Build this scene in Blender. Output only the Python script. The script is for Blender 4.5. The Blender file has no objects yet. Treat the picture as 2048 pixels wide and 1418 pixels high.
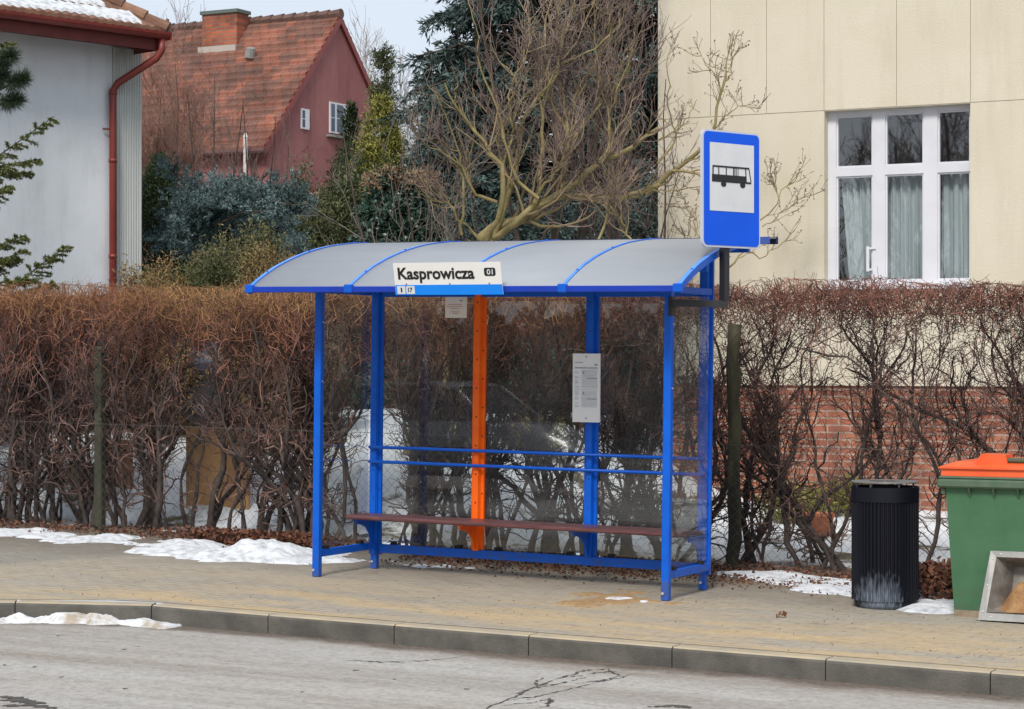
import bpy, math, random
import numpy as np
from mathutils import Vector, Matrix
random.seed(7)
rng = np.random.default_rng(11)
PI = math.pi
SC = bpy.context.scene
COL = SC.collection

# ------------------------------------------------------------------ camera
F_PX, YAW, CX, CY, CH, V0 = 4397.3, 0.4802, 9.4326, -14.7577, 1.7108, 722.09
SLOPE = 0.0131                      # the street falls gently towards +X
cd = bpy.data.cameras.new('camera')
cam = bpy.data.objects.new('camera', cd); COL.objects.link(cam)
cam.location = (CX, CY, CH)
cam.rotation_euler = (PI/2, 0, YAW)
cd.sensor_width = 36.0
cd.lens = 36.0 * F_PX / 2048
cd.shift_y = (V0 - 709) / 2048
cd.clip_start = 0.1; cd.clip_end = 3000
SC.camera = cam

# ------------------------------------------------------------------ world, sun, exposure
SUN_EL, SUN_AZ = math.radians(44), math.radians(167)      # azimuth measured clockwise from +Y
w = bpy.data.worlds.new('World'); SC.world = w; w.use_nodes = True
nt = w.node_tree; nt.nodes.clear()
out = nt.nodes.new('ShaderNodeOutputWorld'); bg = nt.nodes.new('ShaderNodeBackground')
sky = nt.nodes.new('ShaderNodeTexSky'); sky.sky_type = 'NISHITA'; sky.sun_disc = False
sky.sun_elevation = SUN_EL; sky.sun_rotation = SUN_AZ; sky.dust_density = 2.0; sky.air_density = 1.0
tc = nt.nodes.new('ShaderNodeTexCoord'); nz = nt.nodes.new('ShaderNodeTexNoise')
nz.inputs['Scale'].default_value = 1.6; nz.inputs['Detail'].default_value = 5
rp = nt.nodes.new('ShaderNodeValToRGB')
rp.color_ramp.elements[0].position = .3; rp.color_ramp.elements[0].color = (5.15, 5.8, 6.7, 1)
rp.color_ramp.elements[1].position = .7; rp.color_ramp.elements[1].color = (6.5, 6.9, 7.5, 1)
mx = nt.nodes.new('ShaderNodeMixRGB'); mx.inputs[0].default_value = 0.86       # thin high overcast over the blue
nt.links.new(tc.outputs['Generated'], nz.inputs['Vector']); nt.links.new(nz.outputs[0], rp.inputs[0])
nt.links.new(sky.outputs[0], mx.inputs[1]); nt.links.new(rp.outputs[0], mx.inputs[2])
nt.links.new(mx.outputs[0], bg.inputs[0]); bg.inputs[1].default_value = 0.1
nt.links.new(bg.outputs[0], out.inputs[0])
sd = bpy.data.lights.new('sun', 'SUN'); sd.energy = 2.15; sd.angle = math.radians(15); sd.color = (1, .95, .87)
sun = bpy.data.objects.new('sun', sd); COL.objects.link(sun)
sv = Vector((math.sin(SUN_AZ)*math.cos(SUN_EL), math.cos(SUN_AZ)*math.cos(SUN_EL), math.sin(SUN_EL)))
sun.rotation_euler = sv.to_track_quat('Z', 'Y').to_euler()
SC.view_settings.view_transform = 'Standard'; SC.view_settings.look = 'None'
SC.view_settings.exposure = 0.47; SC.view_settings.gamma = 1
SC.render.engine = 'CYCLES'
SC.cycles.max_bounces = 8; SC.cycles.transparent_max_bounces = 24
try: SC.cycles.use_denoising = True
except Exception: pass

# ------------------------------------------------------------------ helpers
_FW = np.array([-math.sin(YAW), math.cos(YAW), 0]); _RT = np.array([math.cos(YAW), math.sin(YAW), 0])
_C = np.array([CX, CY, CH])
def ray(u, v): return _FW + _RT*(u-1024)/F_PX + np.array([0, 0, -(v-V0)/F_PX])
def at(u, v, y):
    "point of the depth plane y seen at photo pixel u, v"
    d = ray(u, v); return _C + d*(y-_C[1])/d[1]
def gz(x): return -SLOPE*np.clip(x, -30, 30)

def islands(v, f):
    p = list(range(len(v)))
    def find(a):
        while p[a] != a: p[a] = p[p[a]]; a = p[a]
        return a
    for q in f:
        r = find(q[0])
        for i in q[1:]: p[find(i)] = r
    out_ = {}
    for k, q in enumerate(f): out_.setdefault(find(q[0]), []).append(k)
    return list(out_.values())
class MB:
    def __init__(s): s.v = []; s.f = []; s.m = []; s.cur = 0
    def add(s, vs, fs, m=None):
        b = len(s.v); s.v += [tuple(map(float, p)) for p in vs]
        s.f += [tuple(i+b for i in f) for f in fs]; s.m += [s.cur if m is None else m]*len(fs)
    def box(s, x0, x1, y0, y1, z0, z1, m=None, M=None):
        vs = [(x, y, z) for z in (z0, z1) for y in (y0, y1) for x in (x0, x1)]
        if M is not None: vs = [tuple(M @ Vector(p)) for p in vs]
        s.add(vs, [(0,2,3,1), (4,5,7,6), (0,1,5,4), (2,6,7,3), (0,4,6,2), (1,3,7,5)], m)
    def bbox(s, x0, x1, y0, y1, z0, z1, b=.004, m=None):
        "box with chamfered vertical-section edges (cheap bevel)"
        def ring(x0, x1, y0, y1, z): return [(x0,y0,z),(x1,y0,z),(x1,y1,z),(x0,y1,z)]
        def oct_(z, i): 
            return [(x0+b+i,y0+i,z),(x1-b-i,y0+i,z),(x1-i,y0+b+i,z),(x1-i,y1-b-i,z),(x1-b-i,y1-i,z),(x0+b+i,y1-i,z),(x0+i,y1-b-i,z),(x0+i,y0+b+i,z)]
        vs = oct_(z0, b)+oct_(z0+b, 0)+oct_(z1-b, 0)+oct_(z1, b)
        fs = [tuple(range(7,-1,-1)), tuple(range(24,32))]
        for k in range(3):
            for i in range(8): fs.append((k*8+i, k*8+(i+1)%8, k*8+8+(i+1)%8, k*8+8+i))
        s.add(vs, fs, m)
    def quad(s, a, b, c, d, m=None): s.add([a, b, c, d], [(0,1,2,3)], m)
    def prism(s, pts, fn, t0, t1, m=None):
        "2D outline pts -> fn(u, w, t) extruded between t0 and t1"
        n = len(pts); vs = [fn(u, w_, t0) for u, w_ in pts]+[fn(u, w_, t1) for u, w_ in pts]
        fs = [tuple(range(n-1,-1,-1)), tuple(range(n, 2*n))]+[(i, (i+1)%n, n+(i+1)%n, n+i) for i in range(n)]
        s.add(vs, fs, m)
    def tube(s, pts, r, n=8, m=None, cap=True):
        pts = [Vector(p) for p in pts]; K = len(pts)
        if not hasattr(r, '__len__'): r = [r]*K
        vs = []
        up = None
        for i, p in enumerate(pts):
            t = (pts[min(i+1, K-1)]-pts[max(i-1, 0)]).normalized()
            if up is None: up = t.orthogonal().normalized()
            up = (up - t*up.dot(t)).normalized(); sdv = t.cross(up)
            for k in range(n):
                a = 2*PI*k/n; vs.append(p+(up*math.cos(a)+sdv*math.sin(a))*r[i])
        fs = [(i*n+k, i*n+(k+1)%n, (i+1)*n+(k+1)%n, (i+1)*n+k) for i in range(K-1) for k in range(n)]
        if cap: fs += [tuple(range(n-1,-1,-1)), tuple(range((K-1)*n, K*n))]
        s.add(vs, fs, m)
    def lathe(s, prof, c=(0,0,0), n=32, m=None):
        vs = [(c[0]+r*math.cos(2*PI*k/n), c[1]+r*math.sin(2*PI*k/n), c[2]+z) for r, z in prof for k in range(n)]
        fs = [(i*n+k, i*n+(k+1)%n, (i+1)*n+(k+1)%n, (i+1)*n+k) for i in range(len(prof)-1) for k in range(n)]
        s.add(vs, fs, m)
    def split(s, name, mats, parent=None, smooth=False):
        "every loose piece becomes an object of its own"
        res = []
        for ks in islands(s.v, s.f):
            b_ = MB(); ids = sorted({i for k in ks for i in s.f[k]}); mp = {i: j for j, i in enumerate(ids)}
            b_.v = [s.v[i] for i in ids]; b_.f = [tuple(mp[i] for i in s.f[k]) for k in ks]; b_.m = [s.m[k] for k in ks]
            res.append(b_.build(name, mats, parent, smooth))
        return res
    def build(s, name, mats, parent=None, smooth=False):
        me = bpy.data.meshes.new(name); me.from_pydata(s.v, [], s.f)
        if not isinstance(mats, (list, tuple)): mats = [mats]
        for m in mats: me.materials.append(m)
        if any(s.m): me.polygons.foreach_set('material_index', s.m)
        if smooth: me.polygons.foreach_set('use_smooth', [True]*len(me.polygons))
        me.update()
        o = bpy.data.objects.new(name, me); COL.objects.link(o)
        if parent: o.parent = parent
        return o

def npmesh(name, V, F, mat_, parent=None, smooth=False):
    "V (n,3), F (m,k) arrays -> one mesh object, fast"
    V = np.asarray(V, dtype=np.float32); F = np.asarray(F, dtype=np.int32); k = F.shape[1]
    me = bpy.data.meshes.new(name)
    me.vertices.add(len(V)); me.vertices.foreach_set('co', V.ravel())
    me.loops.add(F.size); me.loops.foreach_set('vertex_index', F.ravel())
    me.polygons.add(len(F)); me.polygons.foreach_set('loop_start', np.arange(0, F.size, k, dtype=np.int32))
    me.polygons.foreach_set('loop_total', np.full(len(F), k, dtype=np.int32))
    if smooth: me.polygons.foreach_set('use_smooth', np.ones(len(F), dtype=bool))
    for m in (mat_ if isinstance(mat_, (list, tuple)) else [mat_]): me.materials.append(m)
    me.update(calc_edges=True); me.validate()
    o = bpy.data.objects.new(name, me); COL.objects.link(o)
    if parent: o.parent = parent
    return o

def thing(name, label, cat, loc=(0,0,0), rot=(0,0,0), group=None):
    o = bpy.data.objects.new(name, None); COL.objects.link(o); o.empty_display_size = .2
    o.location = loc; o.rotation_euler = rot; o['label'] = label; o['category'] = cat
    if group: o['group'] = group
    return o
def tag(o, label=None, cat=None, group=None, kind=None):
    if label: o['label'] = label
    if cat: o['category'] = cat
    if group: o['group'] = group
    if kind: o['kind'] = kind
    return o
def under(o, root):
    "parent o (built in world coordinates) below root, keeping it where it is"
    o.parent = root; bpy.context.view_layer.update(); o.matrix_parent_inverse = root.matrix_world.inverted(); return o

# ------------------------------------------------------------------ materials
def nodes(m):
    m.use_nodes = True; t = m.node_tree; return t, t.nodes, t.links, t.nodes['Principled BSDF']
def mat(name, c, rough=.7, c2=None, scale=4, detail=6, lo=.35, hi=.65, bump=0, bscale=None, metal=0, spec=.5, coat=0, stretch=None, island=0):
    m = bpy.data.materials.new(name); t, N, L, b = nodes(m)
    b.inputs['Base Color'].default_value = (*c, 1); b.inputs['Roughness'].default_value = rough
    b.inputs['Metallic'].default_value = metal; b.inputs['Specular IOR Level'].default_value = spec
    if coat: b.inputs['Coat Weight'].default_value = coat
    tc = N.new('ShaderNodeTexCoord'); src = tc.outputs['Object']
    if stretch:
        mp = N.new('ShaderNodeMapping'); mp.inputs['Scale'].default_value = stretch; L.new(src, mp.inputs[0]); src = mp.outputs[0]
    col = None
    if c2:
        n = N.new('ShaderNodeTexNoise'); n.inputs['Scale'].default_value = scale; n.inputs['Detail'].default_value = detail; n.inputs['Roughness'].default_value = .6
        L.new(src, n.inputs['Vector'])
        r = N.new('ShaderNodeValToRGB'); e = r.color_ramp.elements; e[0].position = lo; e[1].position = hi
        e[0].color = (*c, 1); e[1].color = (*c2, 1); L.new(n.outputs[0], r.inputs[0]); col = r.outputs[0]
        L.new(col, b.inputs['Base Color'])
    if island:
        g = N.new('ShaderNodeNewGeometry'); mr = N.new('ShaderNodeMapRange'); mr.inputs[3].default_value = 1-island; mr.inputs[4].default_value = 1+island
        L.new(g.outputs['Random Per Island'], mr.inputs[0])
        hsv = N.new('ShaderNodeHueSaturation'); L.new(mr.outputs[0], hsv.inputs['Value'])
        if col: L.new(col, hsv.inputs['Color'])
        else: hsv.inputs['Color'].default_value = (*c, 1)
        L.new(hsv.outputs[0], b.inputs['Base Color'])
    if bump:
        n2 = N.new('ShaderNodeTexNoise'); n2.inputs['Scale'].default_value = bscale or scale*6; n2.inputs['Detail'].default_value = 5
        L.new(src, n2.inputs['Vector'])
        bp = N.new('ShaderNodeBump'); bp.inputs['Strength'].default_value = bump; bp.inputs['Distance'].default_value = .01
        L.new(n2.outputs[0], bp.inputs['Height']); L.new(bp.outputs[0], b.inputs['Normal'])
    return m
def leafmat(name, c, c2, island=.35, scale=3, rough=.6, tr=.15):
    m = mat(name, c, rough, c2, scale, 3, island=island, spec=.3)
    t, N, L, b = nodes(m)
    return m

M = {}
def painted(name, c, c2, dirt, rough=.4, spec=.35):
    "paint with dusty grime near the ground and small chips"
    m = mat(name, c, rough, c2, 5, bump=.12, bscale=35, spec=spec); t, N, L, b = nodes(m)
    src = b.inputs['Base Color'].links[0].from_socket
    tc = N.new('ShaderNodeTexCoord'); sp = N.new('ShaderNodeSeparateXYZ'); L.new(tc.outputs['Object'], sp.inputs[0])
    nz = N.new('ShaderNodeTexNoise'); nz.inputs['Scale'].default_value = 14; nz.inputs['Detail'].default_value = 8; L.new(tc.outputs['Object'], nz.inputs['Vector'])
    mr = N.new('ShaderNodeMapRange'); mr.inputs[1].default_value = 0; mr.inputs[2].default_value = .32; mr.inputs[3].default_value = .30; mr.inputs[4].default_value = -.06; L.new(sp.outputs[2], mr.inputs[0])
    ad = N.new('ShaderNodeMath'); L.new(nz.outputs[0], ad.inputs[0]); L.new(mr.outputs[0], ad.inputs[1])
    m2 = N.new('ShaderNodeMapRange'); m2.inputs[1].default_value = .60; m2.inputs[2].default_value = .82; m2.inputs[4].default_value = .75; L.new(ad.outputs[0], m2.inputs[0])
    mx = N.new('ShaderNodeMixRGB'); mx.inputs[2].default_value = (*dirt, 1); L.new(m2.outputs[0], mx.inputs[0]); L.new(src, mx.inputs[1]); L.new(mx.outputs[0], b.inputs['Base Color']); return m
M['blue'] = painted('blue_paint', (.0,.088,.52), (.0,.112,.62), (.05,.085,.22))
M['orange'] = painted('orange_paint', (.86,.11,.004), (.96,.16,.006), (.35,.10,.03))
M['black'] = mat('black_metal', (.012,.012,.016), .45, (.02,.02,.024), 8)
M['rubber'] = mat('black_rubber', (.01,.01,.012), .8)
M['steel'] = mat('grey_steel', (.25,.25,.24), .5, (.36,.35,.33), 9, metal=.3)
M['bolt'] = mat('zinc_bolt', (.65,.65,.65), .3, metal=.6)
M['bench'] = mat('bench_wood', (.085,.030,.034), .38, (.15,.062,.062), 5, stretch=(1,12,12), bump=.15, bscale=30)
M['white'] = mat('white_enamel', (.72,.71,.68), .35, (.76,.75,.73), 4)
M['sheetwhite'] = mat('white_timetable_board', (.82,.83,.84), .5)
M['signwhite'] = mat('sign_white', (.60,.62,.64), .35, (.66,.68,.70), 5)
M['ink'] = mat('black_ink', (.008,.008,.01), .5)
M['signblue'] = mat('sign_blue', (.0,.085,.70), .4, (.0,.095,.74), 3, spec=.25)
M['azure'] = mat('azure_stripe', (.0,.21,.80), .35, (.0,.23,.84), 5)
M['alu'] = mat('sign_edge', (.55,.58,.66), .35, metal=.2)
M['paper'] = mat('paper', (.90,.83,.77), .8)
M['redink'] = mat('red_ink', (.52,.26,.23), .8)
M['greyink'] = mat('grey_print', (.33,.35,.42), .8)
M['greyink2'] = mat('light_print', (.47,.49,.56), .8)
M['snow'] = mat('snow', (.42,.43,.45), .7, (.68,.70,.73), 11, detail=10, lo=.34, hi=.52, bump=1.0, bscale=22)
M['dirtysnow'] = mat('dirty_snow', (.66,.67,.69), .7, (.36,.30,.23), 6, lo=.48, hi=.66, bump=.8, bscale=18)
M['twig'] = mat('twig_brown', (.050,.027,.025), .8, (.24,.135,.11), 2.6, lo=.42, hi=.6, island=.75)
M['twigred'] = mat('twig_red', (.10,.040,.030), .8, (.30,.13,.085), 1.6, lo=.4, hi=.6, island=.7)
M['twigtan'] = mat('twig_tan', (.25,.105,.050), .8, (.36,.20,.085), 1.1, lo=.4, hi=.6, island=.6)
M['stem'] = mat('hedge_stem', (.028,.020,.019), .85, (.085,.062,.052), 6, bump=.5, bscale=40)
M['bark'] = mat('mossy_bark', (.17,.145,.045), .85, (.33,.26,.13), 5, bump=.6, bscale=30)
M['barkfine'] = mat('fine_branches', (.12,.085,.078), .85, (.30,.22,.175), 1.4, lo=.4, hi=.6, island=.5)
M['barkgreen'] = mat('lichen_branches', (.19,.165,.05), .85, (.28,.21,.13), 1.2, island=.3)
M['darktrunk'] = mat('dark_bark', (.045,.033,.025), .9, (.09,.065,.05), 5)
M['spruce'] = leafmat('blue_spruce_needles', (.030,.060,.056), (.095,.145,.140), .6, 1.6)
M['darkspruce'] = leafmat('dark_spruce_needles', (.030,.055,.048), (.11,.155,.145), .6, 1.3)
M['bluespruce'] = leafmat('pale_blue_needles', (.045,.080,.078), (.17,.24,.24), .65, 2.4)
M['thuja'] = leafmat('thuja_dark', (.018,.034,.012), (.040,.060,.018), .4, 3)
M['ythuja'] = leafmat('thuja_yellow', (.15,.155,.03), (.29,.27,.07), .4, 3)
M['olive'] = leafmat('juniper_olive', (.045,.066,.030), (.13,.135,.058), .45, 1.8)
M['ivy'] = leafmat('ivy_leaves', (.018,.045,.028), (.09,.145,.115), .6, 4, rough=.35)
M['ground_shrub'] = leafmat('low_shrub', (.070,.085,.035), (.17,.15,.065), .45, 2.2)
M['fir'] = leafmat('fir_needles', (.075,.10,.028), (.16,.175,.055), .4, 3)
M['pine'] = leafmat('pine_needles', (.022,.042,.026), (.05,.075,.04), .4, 3)
M['dryleaf'] = mat('dry_leaves', (.065,.024,.014), .8, (.19,.075,.038), 9, island=.45)

def weather(m, dark, amt=.35, st=(2.2, 2.2, .28), lo=.50, hi=.72):
    "rain streaks and blotches"
    t, N, L, b = nodes(m); src = b.inputs['Base Color'].links[0].from_socket
    tc = N.new('ShaderNodeTexCoord'); out_ = src
    for s_, sc_, a_ in ((st, 1.6, amt), ((1, 1, 1), 2.6, amt*.6)):
        mp = N.new('ShaderNodeMapping'); mp.inputs['Scale'].default_value = s_; L.new(tc.outputs['Object'], mp.inputs[0])
        nz = N.new('ShaderNodeTexNoise'); nz.inputs['Scale'].default_value = sc_; nz.inputs['Detail'].default_value = 9; nz.inputs['Roughness'].default_value = .7; L.new(mp.outputs[0], nz.inputs['Vector'])
        mr = N.new('ShaderNodeMapRange'); mr.inputs[1].default_value = lo; mr.inputs[2].default_value = hi; mr.inputs[4].default_value = a_; L.new(nz.outputs[0], mr.inputs[0])
        mx = N.new('ShaderNodeMixRGB'); mx.inputs[2].default_value = (*dark, 1); L.new(mr.outputs[0], mx.inputs[0]); L.new(out_, mx.inputs[1]); out_ = mx.outputs[0]
    L.new(out_, b.inputs['Base Color']); return m
def glass(name, tint, gloss=1.0, dirt=.05, dirtcol=(.45,.47,.47)):
    m = bpy.data.materials.new(name); m.use_nodes = True; t = m.node_tree; N, L = t.nodes, t.links; N.clear()
    o = N.new('ShaderNodeOutputMaterial'); tr = N.new('ShaderNodeBsdfTransparent'); tr.inputs[0].default_value = (*tint, 1)
    gl = N.new('ShaderNodeBsdfGlossy'); gl.inputs['Roughness'].default_value = .015
    fr = N.new('ShaderNodeLayerWeight'); pw = N.new('ShaderNodeMath'); pw.operation = 'POWER'; pw.inputs[1].default_value = 4.0; L.new(fr.outputs['Facing'], pw.inputs[0])
    mu = N.new('ShaderNodeMath'); mu.operation = 'MULTIPLY_ADD'; mu.use_clamp = True; mu.inputs[1].default_value = .6; mu.inputs[2].default_value = gloss
    L.new(pw.outputs[0], mu.inputs[0])
    mx = N.new('ShaderNodeMixShader'); L.new(mu.outputs[0], mx.inputs[0]); L.new(tr.outputs[0], mx.inputs[1]); L.new(gl.outputs[0], mx.inputs[2])
    di = N.new('ShaderNodeBsdfDiffuse'); di.inputs[0].default_value = (*dirtcol, 1)
    tc = N.new('ShaderNodeTexCoord'); nz = N.new('ShaderNodeTexNoise'); nz.inputs['Scale'].default_value = 2.2; nz.inputs['Detail'].default_value = 7
    mr = N.new('ShaderNodeMapRange'); mr.inputs[1].default_value = .35; mr.inputs[2].default_value = .75; mr.inputs[3].default_value = dirt*.4; mr.inputs[4].default_value = dirt*2
    L.new(tc.outputs['Object'], nz.inputs['Vector']); L.new(nz.outputs[0], mr.inputs[0])
    m2 = N.new('ShaderNodeMixShader'); L.new(mr.outputs[0], m2.inputs[0]); L.new(mx.outputs[0], m2.inputs[1]); L.new(di.outputs[0], m2.inputs[2])
    L.new(m2.outputs[0], o.inputs[0]); return m
M['glass'] = glass('shelter_glass', (.80,.83,.82), .095, .05)
M['winglass'] = glass('window_glass', (.92,.94,.94), .20, .01)
M['carglass'] = glass('car_glass', (.25,.28,.30), .10, .01)

# ------------------------------------------------------------------ vectorised growth of branches and leaves
def unit(a): return a/np.maximum(np.linalg.norm(a, axis=-1, keepdims=True), 1e-9)
def walk(P0, D0, length, K, wig, up=0.0, grav=0.0):
    "N random walks: start points, directions, lengths -> (N,K,3)"
    N_ = len(P0); P = np.empty((N_, K, 3)); P[:, 0] = P0; d = unit(D0.copy()); st = (length/(K-1))[:, None]
    for k in range(1, K):
        d = unit(d + rng.normal(0, wig, (N_, 3)) + np.array([0, 0, up-grav*k]))
        P[:, k] = P[:, k-1]+d*st
    return P
def tubes(P, R, sides=3):
    "(N,K,3) polylines with (N,K) radii -> vertex and quad arrays"
    N_, K, _ = P.shape
    T = np.empty_like(P); T[:, 1:-1] = P[:, 2:]-P[:, :-2]; T[:, 0] = P[:, 1]-P[:, 0]; T[:, -1] = P[:, -1]-P[:, -2]; T = unit(T)
    ref = np.zeros((N_, 1, 3)); ref[:, 0, 0] = 1
    ref[np.abs(T[:, 0, 0]) > .8] = np.array([0, 1, 0])
    A = unit(np.cross(T, np.broadcast_to(ref, T.shape))); B = np.cross(T, A)
    ang = 2*PI*np.arange(sides)/sides
    V = P[:, :, None, :] + R[:, :, None, None]*(A[:, :, None, :]*np.cos(ang)[None, None, :, None]+B[:, :, None, :]*np.sin(ang)[None, None, :, None])
    idx = np.arange(N_*K*sides).reshape(N_, K, sides); nx = np.roll(idx, -1, axis=2)
    F = np.stack([idx[:, :-1], nx[:, :-1], nx[:, 1:], idx[:, 1:]], axis=-1).reshape(-1, 4)
    return V.reshape(-1, 3), F
def join(parts):
    Vs, Fs, b = [], [], 0
    for V, F in parts: Vs.append(V); Fs.append(F+b); b += len(V)
    return np.concatenate(Vs), np.concatenate(Fs)
def sample(P, R, n, lo=.2, hi=1.0):
    "n random points per polyline, with tangent and local radius"
    N_, K, _ = P.shape; i = np.repeat(np.arange(N_), n); t = rng.uniform(lo, hi, N_*n)*(K-1)*.9999
    k = t.astype(int); fr = (t-k)[:, None]
    pt = P[i, k]*(1-fr)+P[i, k+1]*fr; tg = unit(P[i, k+1]-P[i, k]); r = R[i, k]*(1-fr[:, 0])+R[i, k+1]*fr[:, 0]
    return pt, tg, r, t/(K-1)
def grow(P, R, n, length, spread, K=4, wig=.18, up=.08, rs=.6, rmin=.002, lo=.2, hi=1., grav=0, bias=None):
    pt, tg, r, t = sample(P, R, n, lo, hi)
    d = unit(tg + rng.normal(0, spread, tg.shape) + (0 if bias is None else np.array(bias)))
    ln = length*rng.uniform(.45, 1.25, len(pt))*(1.15-.5*t)
    C_ = walk(pt, d, ln, K, wig, up, grav)
    r0 = np.maximum(np.minimum(r*rs, .9*r), rmin); Rr = r0[:, None]*np.linspace(1, .45, K)[None]
    return C_, np.maximum(Rr, rmin*.7)
def leaves(cent, dirs, ln, wd, jitter=.35):
    "thin diamond leaves / needle tufts"
    n = len(cent); d = unit(dirs+rng.normal(0, jitter, dirs.shape)); s = unit(np.cross(d, rng.normal(0, 1, (n, 3))))
    l = (ln*rng.uniform(.6, 1.3, n))[:, None]; w_ = (wd*rng.uniform(.6, 1.3, n))[:, None]
    V = np.stack([cent, cent+d*l*.45+s*w_, cent+d*l, cent+d*l*.45-s*w_], axis=1).reshape(-1, 3)
    return V, np.arange(n*4).reshape(n, 4)

# ================================================================== GROUND AND STREET
def shader_ground(name, kind):
    m = bpy.data.materials.new(name); t, N, L, b = nodes(m)
    tc = N.new('ShaderNodeTexCoord'); O = tc.outputs['Object']
    def noise(scale, detail=6, stretch=None, rough=.6):
        n = N.new('ShaderNodeTexNoise'); n.inputs['Scale'].default_value = scale; n.inputs['Detail'].default_value = detail; n.inputs['Roughness'].default_value = rough
        if stretch:
            mp = N.new('ShaderNodeMapping'); mp.inputs['Scale'].default_value = stretch; L.new(O, mp.inputs[0]); L.new(mp.outputs[0], n.inputs['Vector'])
        else: L.new(O, n.inputs['Vector'])
        return n.outputs[0]
    def rng_(src, a, c, lo=0, hi=1):
        r = N.new('ShaderNodeMapRange'); r.inputs[1].default_value = a; r.inputs[2].default_value = c; r.inputs[3].default_value = lo; r.inputs[4].default_value = hi
        L.new(src, r.inputs[0]); return r.outputs[0]
    def mix(f, a, c, mode='MIX'):
        x = N.new('ShaderNodeMixRGB'); x.blend_type = mode
        if isinstance(f, (int, float)): x.inputs[0].default_value = f
        else: L.new(f, x.inputs[0])
        for i, s in ((1, a), (2, c)):
            if isinstance(s, tuple): x.inputs[i].default_value = (*s, 1)
            else: L.new(s, x.inputs[i])
        return x.outputs[0]
    def math_(op, a, c):
        x = N.new('ShaderNodeMath'); x.operation = op
        for i, s in enumerate((a, c)):
            if isinstance(s, (int, float)): x.inputs[i].default_value = s
            else: L.new(s, x.inputs[i])
        return x.outputs[0]
    sx = N.new('ShaderNodeSeparateXYZ'); L.new(O, sx.inputs[0]); X, Y = sx.outputs[0], sx.outputs[1]
    bumpsrc = None
    if kind == 'paving':
        br = N.new('ShaderNodeTexBrick'); br.inputs['Scale'].default_value = 1; br.inputs['Brick Width'].default_value = .2; br.inputs['Row Height'].default_value = .1
        br.inputs['Mortar Size'].default_value = .006; br.inputs['Mortar Smooth'].default_value = .3
        br.inputs['Color1'].default_value = (.38,.335,.26,1); br.inputs['Color2'].default_value = (.47,.41,.32,1); br.inputs['Mortar'].default_value = (.17,.135,.095,1)
        L.new(O, br.inputs['Vector'])
        base = mix(rng_(noise(.7, 6, (1, 2.4, 1)), .35, .68), br.outputs[0], (.40,.365,.31))
        # driveway side, greyer
        drive = rng_(math_('ADD', X, math_('MULTIPLY', Y, -.32)), -2.55, -2.35, 1, 0)
        base = mix(math_('MULTIPLY', drive, .65), base, (.235,.225,.20))
        # sand strewn on the side of the kerb
        near = rng_(Y, .3, -1.3)
        sn = rng_(noise(.9, 7, (.55, 2.0, 1), .65), .42, .58)
        grit = rng_(noise(60, 3), .3, .7, .35, 1)
        sand = math_('MULTIPLY', math_('MULTIPLY', sn, rng_(near, 0, 1, .12, 1)), math_('MULTIPLY', grit, rng_(X, -3, -.5)))
        base = mix(math_('MULTIPLY', sand, .95), base, (.68,.46,.20))
        # darker brown under and behind the shelter
        browned = math_('MULTIPLY', rng_(math_('ADD', Y, math_('MULTIPLY', noise(1.3, 6), 1.6)), .9, 1.9), .6)
        base = mix(browned, base, (.13,.105,.085))
        base = mix(rng_(noise(26, 8, (.45, 1.6, 1), .75), .46, .62, 0, .45), base, (.20,.165,.125)); base = mix(rng_(noise(17, 8, (.45, 1.6, 1), .75), .52, .66, 0, .45), base, (.60,.52,.40))
        spot = rng_(noise(5, 8, (.6, 2.6, 1), .7), .58, .68, 0, .55); base = mix(spot, base, (.13,.095,.06))
        base = mix(rng_(noise(240, 2), .3, .7, 0, .28), base, (.14,.12,.10))
        L.new(base, b.inputs['Base Color']); b.inputs['Roughness'].default_value = .85; bumpsrc = math_('ADD', math_('MULTIPLY', br.outputs[1], -.8), noise(90, 4)); bs = .45
    elif kind == 'road':
        a = mix(rng_(noise(1.0, 6, (.16, 1.7, 1)), .40, .62), (.45,.42,.38), (.27,.22,.175))
        a = mix(rng_(noise(.8, 5, (.25, .9, 1)), .38, .66, 0, .55), a, (.45,.44,.425))
        sp = N.new('ShaderNodeTexVoronoi'); sp.inputs['Scale'].default_value = 38; L.new(O, sp.inputs['Vector'])
        a = mix(rng_(sp.outputs['Color'], .35, .95, 0, .42), a, (.13,.115,.10))
        a = mix(rng_(noise(22, 8, (.6, 1.5, 1), .75), .50, .66, 0, .55), a, (.50,.49,.47))
        a = mix(rng_(noise(9, 8, (.5, 1.6, 1), .75), .54, .68, 0, .55), a, (.17,.145,.12))
        a = mix(rng_(noise(160, 2), .52, .75, 0, .6), a, (.50,.49,.47))
        kd = math_('SUBTRACT', math_('SUBTRACT', -2.255, math_('MULTIPLY', math_('MAXIMUM', math_('MULTIPLY', X, -1), 0), .46)), Y)
        g = rng_(math_('ADD', kd, math_('MULTIPLY', noise(2.4, 6), -.40)), -.08, .07, 1, 0)
        a = mix(math_('MULTIPLY', g, .9), a, mix(rng_(noise(30, 5), .35, .65), (.075,.055,.042), (.17,.13,.10)))
        L.new(a, b.inputs['Base Color']); b.inputs['Roughness'].default_value = .82; bumpsrc = noise(110, 5); bs = .55
    elif kind == 'garden':
        n = noise(1.1, 8, None, .65)
        a = mix(rng_(n, .54, .60), (.66,.69,.73), mix(rng_(noise(7, 5), .4, .6), (.055,.04,.03), (.12,.105,.045)))
        lim = rng_(Y, 2.7, 3.3); a = mix(lim, mix(rng_(noise(6, 6), .4, .6), (.05,.03,.022), (.10,.062,.04)), a)
        L.new(a, b.inputs['Base Color']); b.inputs['Roughness'].default_value = .85; bumpsrc = noise(25, 6); bs = .8
    elif kind == 'verge':
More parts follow.
